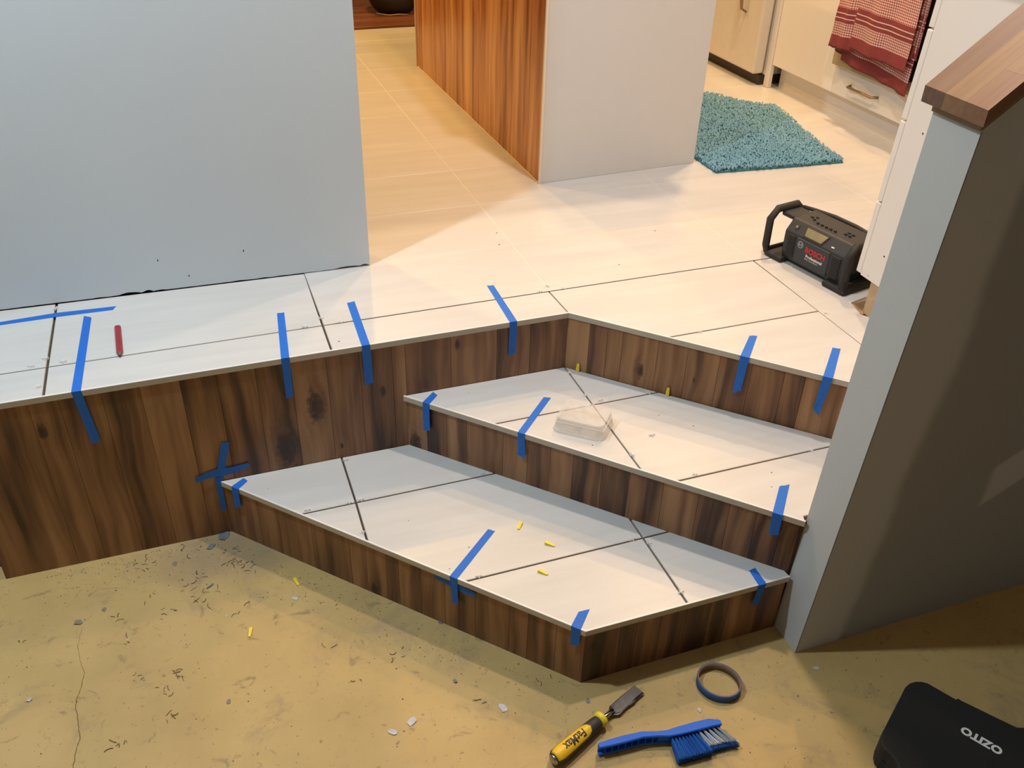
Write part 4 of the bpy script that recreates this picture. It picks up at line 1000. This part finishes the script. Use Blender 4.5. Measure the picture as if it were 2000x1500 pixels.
bm = bmesh.new(); add_prism(bm, [(0.002, -bw*0.86), (0.002, bw*0.72), (0.078, bw*0.78), (0.090, 0.005), (0.090, -0.005), (0.080, -bw*0.82)], 0.0088, 0.0095); bm_obj('blade_face', bm, plain('bright_steel', (0.27, 0.265, 0.26), 0.26, metal=0.95, var=0.3, scale=60), bl)
bm = bmesh.new(); add_tube(bm, [(0.090, 0, 0.0115), (0.105, 0, 0.013), (0.135, 0, 0.0165)], [0.0065, 0.0052, 0.0062], 12); bm_obj('neck', bm, plain('polished_steel', (0.45, 0.43, 0.41), 0.2, metal=1), chs)
def lathe(prof, n=24, sq=1.0): # (x, r)
    bm = bmesh.new(); rr = []
    for x, r in prof: rr.append([bm.verts.new((x, math.cos(a)*r*sq, 0.0185+math.sin(a)*r)) for a in [2*math.pi*j/n for j in range(n)]])
    for A_, B_ in zip(rr[:-1], rr[1:]):
        for j in range(n):
            f = bm.faces.new((A_[j], A_[(j+1) % n], B_[(j+1) % n], B_[j])); f.smooth = True
    bm.faces.new(rr[0]); bm.faces.new(rr[-1][::-1]); return bm
bm_obj('collar', lathe([(0.122, 0.006), (0.124, 0.0165), (0.128, 0.0178), (0.133, 0.017), (0.138, 0.0125)]), M_yellow, chs)
hnd = bm_obj('grip', lathe([(0.134, 0.0125), (0.145, 0.0145), (0.160, 0.0152), (0.190, 0.0162), (0.220, 0.0172), (0.250, 0.0180), (0.265, 0.0175), (0.272, 0.0135)]), plain('black_grip', (0.035, 0.032, 0.028), 0.6), chs)
# yellow panel of the handle: a shell over the camera-facing upper side
bm = bmesh.new(); G = []
def hr(x):
    pr = [(0.134, 0.0125), (0.145, 0.0145), (0.160, 0.0152), (0.190, 0.0162), (0.220, 0.0172), (0.250, 0.0180), (0.265, 0.0175), (0.272, 0.0138)]
    for (x0, r0), (x1, r1) in zip(pr[:-1], pr[1:]):
        if x <= x1: return r0+(r1-r0)*(x-x0)/(x1-x0)
    return pr[-1][1]
for i in range(25):
    s = i/24; x = 0.166+0.105*s; half = 0.95*min(1, math.sqrt(max(0.0, 1-(1-min(1, s/0.22))**2)))*(1-0.12*max(0, (s-0.85)/0.15))+0.02
    G.append([bm.verts.new((x, math.cos(a)*(hr(x)+0.0007), 0.0185+math.sin(a)*(hr(x)+0.0007))) for a in [math.radians(78)-half+2*half*j/12 for j in range(13)]])
for A_, B_ in zip(G[:-1], G[1:]):
    for j in range(12):
        f = bm.faces.new((A_[j], A_[j+1], B_[j+1], B_[j])); f.smooth = True
o = bm_obj('yellow_panel', bm, plain('yellow_handle', (0.78, 0.47, 0.015), 0.4), hnd); m = o.modifiers.new('s', 'SOLIDIFY'); m.thickness = 0.0007; m.offset = 0
bm = bmesh.new(); bmesh.ops.create_uvsphere(bm, u_segments=20, v_segments=10, radius=0.0125, matrix=Matrix.Translation((0.272, 0, 0.0185)) @ Matrix.Diagonal((0.55, 1, 1, 1)))
bm_obj('strike_cap', bm, plain('cap_steel', (0.40, 0.38, 0.36), 0.3, metal=1), chs, smooth=True)
def wrap_text(s, size, xc, ang, sx_=1.0, bold=0.0):
    M = Matrix.Identity(4)
    o = text_obj('lettering', s, size, M, plain('black_print', (0.012, 0.012, 0.012), 0.5), hnd, extr=0.0, sx=sx_, shear=0.12, bold=bold)
    bt = bmesh.new(); bt.from_mesh(o.data); bmesh.ops.triangulate(bt, faces=bt.faces)
    for _ in range(4):
        es = [e for e in bt.edges if e.calc_length() > 0.0016]
        if es: bmesh.ops.subdivide_edges(bt, edges=es, cuts=1); bmesh.ops.triangulate(bt, faces=bt.faces)
    bt.to_mesh(o.data); bt.free()
    for v in o.data.vertices:
        # text runs along the handle from the blade end towards the strike cap
        x = xc + v.co.x; a = ang - v.co.y/0.0175
        r = hr(min(max(x, 0.135), 0.271))+0.0013
        v.co = Vector((x, math.cos(a)*r, 0.0185+math.sin(a)*r))
    return o
wrap_text('FatMax', 0.025, 0.213, math.radians(80), 0.80, 0.0007)

# ------------------------------------------------------------------ hand brush
ba, bb_ = onz(1169, 1462, 0.022), onz(1410, 1424, 0.022); ax = bb_-ba; Lb = ax.length; rz = math.atan2(ax.y, ax.x)
br = empty('hand_brush', (ba.x, ba.y, 0.0005), rz, label='blue hand brush with blue and white bristles lying on its side on the concrete', cat='brush')
cl_ = [(0.0, 0.0), (0.10, 0.003), (0.22, 0.0065), (0.36, 0.010), (0.48, 0.006), (0.56, 0.0035), (0.66, 0.006), (0.80, 0.010), (0.92, 0.013), (1.0, 0.010)]
hw = [0.0060, 0.0080, 0.0085, 0.0075, 0.0065, 0.0080, 0.0100, 0.0105, 0.0100, 0.0060]
M_blue = plain('blue_plastic', (0.012, 0.12, 0.62), 0.5, spec=0.25)
def ycl(s):
    for (a, ya), (b_, yb) in zip(cl_[:-1], cl_[1:]):
        if s <= b_: return ya+(yb-ya)*(s-a)/(b_-a)
    return cl_[-1][1]
def loft(secs):
    bm = bmesh.new(); rr = [[bm.verts.new(p) for p in s_] for s_ in secs]; n = len(rr[0])
    for A_, B_ in zip(rr[:-1], rr[1:]):
        for j in range(n): bm.faces.new((A_[j], A_[(j+1) % n], B_[(j+1) % n], B_[j]))
    bm.faces.new(rr[0]); bm.faces.new(rr[-1][::-1]); return bm
def sec(x, yc, w_, z0, z1, c=0.0018):
    return [(x, yc-w_, z0+c), (x, yc-w_+c, z0), (x, yc+w_-c, z0), (x, yc+w_, z0+c), (x, yc+w_, z1-c), (x, yc+w_-c, z1), (x, yc-w_+c, z1), (x, yc-w_, z1-c)]
# top flange runs the whole length, the head part is a solid block, the handle is a ribbed channel
st_ = bm_obj('stock', loft([sec(s*Lb, dy, h, 0.0265, 0.0330) for (s, dy), h in zip(cl_, hw)]), M_blue, br)
bm_obj('handle_web', loft([sec(s*Lb, dy+h*0.55, 0.0020, 0.0085, 0.0268, 0.0006) for (s, dy), h in list(zip(cl_, hw))[:6]]), M_blue, st_)
bm_obj('lower_flange', loft([sec(s*Lb, dy, h*0.95, 0.0040, 0.0085, 0.0012) for (s, dy), h in list(zip(cl_, hw))[:6]]), M_blue, st_)
bm_obj('brush_head', loft([sec(s*Lb, dy+0.002, h*0.75, 0.0040, 0.0266) for (s, dy), h in list(zip(cl_, hw))[4:]]), M_blue, st_)
for k in range(8):
    s = 0.05+k*0.055; yc = ycl(s)
    box('rib', s*Lb-0.0008, s*Lb+0.0008, yc-0.0060, yc+0.0035, 0.0086, 0.0264, M_blue, st_)
M_bbs = [plain('blue_bristle', (0.018, 0.13, 0.50), 0.55), plain('blue_bristle_pale', (0.05, 0.22, 0.62), 0.55), plain('blue_bristle_deep', (0.008, 0.06, 0.30), 0.55)]
M_wbs = [plain('white_bristle', (0.85, 0.84, 0.82), 0.6), plain('white_bristle_grey', (0.65, 0.65, 0.65), 0.6), plain('white_bristle_shade', (0.30, 0.33, 0.38), 0.6)]
def tufts(s0, s1, n, name, mats, ln, rows, **k_):
    V, Fc, MI = [], [], []
    for k in range(n):
        sm = (k+0.5)/n; s = s0+(s1-s0)*sm; x = s*Lb
        for row in rows:
            zb = (0.0095, 0.0165, 0.0235)[row]
            for q in range(110):
                a = rnd.uniform(0, 6.28); rr_ = rnd.random()**0.5
                bx, bz = x+math.cos(a)*rr_*0.0016, zb+math.sin(a)*rr_*0.0018
                by = ycl(s)-0.0055
                L = ln*rnd.uniform(0.93, 1.02); lean = 0.05+0.62*max(0, (s-0.58)/0.4)
                tx = bx + L*lean + math.cos(a)*rr_*0.0047; ty = by-L*(1-0.12*lean); tz = max(0.0008, bz-0.004+math.sin(a)*rr_*0.0042)
                w_ = 0.00022; i0 = len(V)
                V.extend([(bx-w_, by, bz), (bx+w_, by, bz), (bx, by, bz+w_*1.6), (tx-w_*1.6, ty, tz), (tx+w_*1.6, ty, tz), (tx, ty, tz+w_*2.4)])
                Fc.extend([(i0, i0+1, i0+4, i0+3), (i0+1, i0+2, i0+5, i0+4), (i0+2, i0, i0+3, i0+5), (i0+3, i0+4, i0+5)])
                m_ = 2 if (rr_ > 0.85 or row == 0) and rnd.random() < 0.75 else (1 if rnd.random() < 0.4 else 0); MI.extend([m_]*4)
    me = bpy.data.meshes.new(name); me.from_pydata(V, [], Fc)
    o = link(name, me, mats, br, kind='stuff', **k_)
    me.polygons.foreach_set('material_index', MI); me.update(); return o
tufts(0.57, 0.79, 8, 'bristles', M_bbs, 0.052, (0, 1, 2))
tufts(0.79, 0.985, 5, 'bristles', M_wbs, 0.040, (2,), label='white bristles near the tip')
tufts(0.79, 0.985, 7, 'bristles', M_bbs, 0.046, (0, 1))

# ------------------------------------------------------------------ tool case at the lower right
cz = 0.068
def cp(x, y): p = onz(x, y, cz); return (p.x, p.y)
key = [(1990, 1421), (1950, 1402), (1905, 1380), (1878, 1367), (1873, 1363), (1868, 1365), (1840, 1349), (1812, 1333), (1800, 1330), (1788, 1330), (1777, 1333), (1769, 1340), (1758, 1362), (1745, 1387), (1731, 1415), (1722, 1432), (1720, 1444), (1722, 1455), (1728, 1464), (1738, 1472), (1747, 1482), (1753, 1492), (1758, 1506)]
P = [cp(*k) for k in key]
org = Vector((0.45, -1.15, 0)); ext = [(P[-1][0]-0.005, -1.36), (0.62, -1.40), (0.80, -1.30)]
case = empty('tool_case', org, label='black plastic tool case with white lettering at the lower right', cat='tool case')
loc_ = [(x-org.x, y-org.y) for x, y in P+ext]
def offs(pts, d):
    cx = sum(p[0] for p in pts)/len(pts); cy = sum(p[1] for p in pts)/len(pts)
    return [(cx+(x-cx)*(1-d), cy+(y-cy)*(1-d)) for x, y in pts]
M_case = plain('black_case', (0.010, 0.010, 0.010), 0.75, bump=0.35, bscale=700)
def shell(z0, z1, name, e0=0.0, rnd_=True):
    bm = bmesh.new(); rs_ = [(0.03+e0, z0), (e0, z0+0.004), (e0, z1-0.005), (e0+0.010, z1-0.0015), (e0+0.03, z1)]
    rr = [[bm.verts.new((x, y, z)) for x, y in offs(loc_, d)] for d, z in rs_]
    for A_, B_ in zip(rr[:-1], rr[1:]):
        for j in range(len(loc_)):
            f = bm.faces.new((A_[j], A_[(j+1) % len(loc_)], B_[(j+1) % len(loc_)], B_[j]))
    bm.faces.new(rr[0][::-1]); bm.faces.new(rr[-1]); return bm_obj(name, bm, M_case, case)
shell(0.0005, 0.032, 'base_shell'); lid = shell(0.0325, cz, 'lid')
tc_ = (onz(1917, 1446, cz)); tdir = onz(1957, 1470, cz)-onz(1878, 1424, cz); ta = math.atan2(tdir.y, tdir.x)
text_obj('lettering', 'OZITO', 0.026, Matrix.Translation((tc_.x-org.x, tc_.y-org.y, cz+0.0004)) @ Matrix.Rotation(ta+math.pi, 4, 'Z'), plain('white_print', (0.75, 0.77, 0.78), 0.5), lid, sx=1.0, bold=0.0012, label='white raised maker name, upside down')

# ------------------------------------------------------------------ scraps and debris on the concrete
def flake(px, py, r, mat, label, cat='scrap', name='plastic_scrap', z=0.0, ecc=0.7, h=0.004, n=9, seed=0):
    P = onz(px, py, z); rg = random.Random(seed+int(px)); bm = bmesh.new()
    a0 = rg.uniform(0, 3); top = []; bot = []
    for i in range(n):
        a = 2*math.pi*i/n; k = rg.uniform(0.65, 1.1); x, y = math.cos(a)*r*k, math.sin(a)*r*k*ecc
        x, y = x*math.cos(a0)-y*math.sin(a0), x*math.sin(a0)+y*math.cos(a0); zz = min(abs(rg.gauss(0, h*0.45)), h)
        top.append(bm.verts.new((x, y, zz+0.0008))); bot.append(bm.verts.new((x*0.97, y*0.97, max(0.0, zz-0.0001)+0.0002)))
    ct = bm.verts.new((0, 0, 0.0009)); cb_ = bm.verts.new((0, 0, 0.0003))
    for i in range(n):
        bm.faces.new((top[i], top[(i+1) % n], ct)); bm.faces.new((bot[(i+1) % n], bot[i], cb_)); bm.faces.new((top[i], bot[i], bot[(i+1) % n], top[(i+1) % n]))
    o = bm_obj(name, bm, mat, label=label, cat=cat); o.location = (P.x, P.y, z+0.0002); return o
M_fblue = clear_mat('grey_blue_film', (0.20, 0.235, 0.25), 0.3, 0.9, 0.4); M_fwhite = clear_mat('white_film', (0.62, 0.62, 0.62), 0.5, 1.0, 0.4); M_fgrey = plain('grey_clod', (0.21, 0.19, 0.15), 0.8, var=0.4, scale=200)
flake(437, 1046, 0.021, M_fblue, 'round blue-grey dollop of dried filler in the corner at the lowest step', h=0.004, ecc=0.75, n=14, name='filler_dollop')
flake(412, 1068, 0.014, M_fblue, 'torn pale blue scrap just below the round dollop', h=0.003)
flake(411, 1145, 0.013, M_fblue, 'thin curled pale blue scrap on the concrete, above the yellow wedge', ecc=0.3)
flake(341, 1101, 0.008, M_fgrey, 'oval grey pebble of mortar near the wood riser', name='mortar_crumb', h=0.004)
flake(57, 1368, 0.007, M_fwhite, 'small white chip at the left of the concrete floor')
flake(153, 1216, 0.011, M_fgrey, 'grey mortar crumb left of centre on the concrete', name='mortar_crumb', h=0.003)
flake(204, 1190, 0.008, M_fgrey, 'dark grey mortar crumb beside the paler one', name='mortar_crumb', h=0.002)
flake(767, 1430, 0.011, M_fwhite, 'round white dollop of plaster at the bottom of the floor', h=0.004, name='plaster_crumb')
flake(803, 1410, 0.014, M_fwhite, 'crumpled clear film scrap beside the plaster dollop', h=0.005)
flake(983, 1383, 0.014, M_fwhite, 'greyish clear film scrap left of the chisel', h=0.002)
flake(889, 1331, 0.007, M_fgrey, 'small grey clip-like scrap near the step riser', h=0.003)
flake(1366, 1388, 0.007, M_fwhite, 'shiny silver foil scrap below the tape roll', h=0.005)
flake(1148, 1370, 0.008, M_fblue, 'pale blue fleck on the concrete above the chisel', h=0.001)
flake(861, 1216, 0.007, M_fblue, 'pale aqua fleck at the foot of the lowest step riser', h=0.002)
flake(576, 1169, 0.009, M_fwhite, 'faint white film fleck below the corner wedge', h=0.001)
flake(1594, 1305, 0.008, M_fwhite, 'whitish fleck on the concrete in front of the stair wall', h=0.001)
flake(946, 1372, 0.006, M_fgrey, 'small brown-grey splinter scrap left of the film', h=0.002, ecc=0.4)
flake(447, 1370, 0.007, M_fgrey, 'round grey smear-like crumb mid floor', h=0.001, name='mortar_crumb')

def region_ok(x, y):
    if y > -0.008: return False
    if x > 0.25 and y > -0.84: return False
    if x > 0.20 and y < -1.0: return False
    # lower step footprint
    if y > -0.752 and x > -0.965 + (-y)*0.935: return False
    return True
def stuffmesh(name, V, Fc, mat, label, cat):
    me = bpy.data.meshes.new(name); me.from_pydata(V, [], Fc); return link(name, me, mat, label=label, cat=cat, kind='stuff')
def crumbs(n, s0, s1, mat, name, label, bias=0.0):
    V, Fc = [], []; k = 0
    while k < n:
        x, y = rnd.uniform(-1.75, 0.85), rnd.uniform(-1.35, -0.005)
        if rnd.random() < bias:
            # near the risers
            if rnd.random() < 0.5: x = rnd.uniform(-1.4, -0.95); y = -abs(rnd.gauss(0, 0.07))-0.01
            else:
                t = rnd.random(); x = -0.96+0.70*t-abs(rnd.gauss(0, 0.05)); y = -0.75*t-abs(rnd.gauss(0, 0.05))
        if not region_ok(x, y): continue
        r = rnd.uniform(s0, s1)*(0.5+rnd.random()); a = rnd.uniform(0, 6.28); i0 = len(V)
        for q in range(4): V.append((x+math.cos(a+q*1.57)*r*rnd.uniform(0.6, 1.3), y+math.sin(a+q*1.57)*r*rnd.uniform(0.6, 1.3), 0.0002))
        V.append((x, y, 0.0002+r*rnd.uniform(0.4, 0.9)))
        Fc.extend([(i0+q, i0+(q+1) % 4, i0+4) for q in range(4)]); k += 1
    return stuffmesh(name, V, Fc, mat, label, 'debris')
crumbs(900, 0.0006, 0.0016, plain('dark_crumb', (0.09, 0.06, 0.035), 0.9), 'dirt_crumbs', 'tiny dark dirt crumbs scattered over the concrete', 0.35)
crumbs(260, 0.0006, 0.0016, plain('pale_crumb', (0.62, 0.57, 0.48), 0.9), 'plaster_crumbs', 'tiny pale plaster crumbs scattered over the concrete', 0.4)
crumbs(500, 0.0008, 0.0020, plain('tan_crumb', (0.36, 0.25, 0.13), 0.9), 'sawdust_crumbs', 'tan sawdust crumbs scattered over the concrete', 0.3)
# wiry shavings
bm = bmesh.new()
spots = [(1040, 1100), (620, 1170)]
cen = [(285, 1100, 10), (310, 1070, 7), (365, 1075, 6), (380, 1130, 7), (460, 1100, 9), (485, 1105, 9), (455, 1075, 6), (410, 1155, 6), (400, 1170, 5), (240, 1250, 3), (340, 1190, 4), (485, 1195, 3), (290, 1170, 3), (350, 1320, 8), (320, 1350, 5), (270, 1320, 3), (230, 1210, 3), (45, 1252, 2), (330, 1400, 5), (240, 1450, 6), (650, 1170, 2), (930, 1370, 2), (700, 1330, 2), (1060, 1320, 3), (640, 1260, 2), (770, 1275, 4)]
for cx, cy, n in cen:
    for _ in range(n):
        P = onz(cx+rnd.gauss(0, 13), cy+rnd.gauss(0, 7), 0)
        if not region_ok(P.x, P.y): continue
        a = rnd.uniform(0, 6.28); L = rnd.uniform(0.006, 0.02); cur = rnd.uniform(-2.5, 2.5); pts = []
        x, y = P.x, P.y
        for s in range(6):
            if not region_ok(x, y): break
            pts.append((x, y, 0.0011+0.0012*math.sin(s/5*math.pi)*rnd.random())); x += math.cos(a)*L/5; y += math.sin(a)*L/5; a += cur/5
        if len(pts) > 2: add_tube(bm, pts, rnd.uniform(0.0004, 0.0008), 4)
bm_obj('wiry_shavings', bm, plain('brown_shaving', (0.15, 0.095, 0.055), 0.8, var=0.4, scale=80), label='curly brown shavings strewn near the wood risers', cat='debris', kind='stuff')
# crack in the floor paint
bm = bmesh.new(); pts = []
base = [(160, 1225), (152, 1262), (156, 1290), (165, 1315), (160, 1335), (156, 1350), (149, 1368), (148, 1385), (153, 1405), (154, 1425), (157, 1440), (150, 1460), (146, 1480), (143, 1500), (138, 1530)]
prev = None
for i in range(len(base)-1):
    for s in range(5):
        t = s/5; x = base[i][0]*(1-t)+base[i+1][0]*t+rnd.uniform(-1, 1); y = base[i][1]*(1-t)+base[i+1][1]*t
        P = onz(x, y, 0); w_ = rnd.uniform(0.0004, 0.0009)*(0.4+min(1, i/5))
        v = [bm.verts.new((P.x-w_, P.y, 0.0003)), bm.verts.new((P.x+w_, P.y, 0.0003)), bm.verts.new((P.x, P.y, 0.0006))]
        if prev:
            for k in range(3): bm.faces.new((prev[k], prev[(k+1) % 3], v[(k+1) % 3], v[k]))
        prev = v
bm_obj('crack', bm, plain('crack_dark', (0.20, 0.12, 0.04), 0.9), fl)
# crumbs on the tiles
for z, lst in ((D, [(1279, 451), (1209, 517), (970, 455), (975, 478), (660, 664)]), (H2, [(1287, 811), (1354, 832), (1507, 923), (915, 767), (1157, 867), (1175, 867), (1155, 871)]), (H1, [(798, 1017), (916, 1069), (878, 1111), (524, 955)])):
    pass
V, Fc = [], []
for z, lst in ((D, [(1279, 451), (1209, 517), (970, 455), (975, 478), (662, 667), (746, 70)]), (H2, [(1287, 811), (1354, 832), (1507, 923), (915, 767), (1157, 870), (1507, 951)]), (H1, [(798, 1017), (916, 1069), (878, 1111), (524, 955)])):
    for x, y in lst:
        P = onz(x, y, z); r = rnd.uniform(0.0010, 0.0020)*(1.4 if z == D else 1); i0 = len(V)
        for q in range(4): V.append((P.x+math.cos(q*1.57)*r*1.4, P.y+math.sin(q*1.57)*r*rnd.uniform(0.6, 1), z+0.0002))
        V.append((P.x, P.y, z+r)); Fc.extend([(i0+q, i0+(q+1) % 4, i0+4) for q in range(4)])
stuffmesh('tile_crumbs', V, Fc, plain('brown_crumb', (0.16, 0.09, 0.05), 0.9), 'few brown crumbs lying on the white tiles', 'debris')
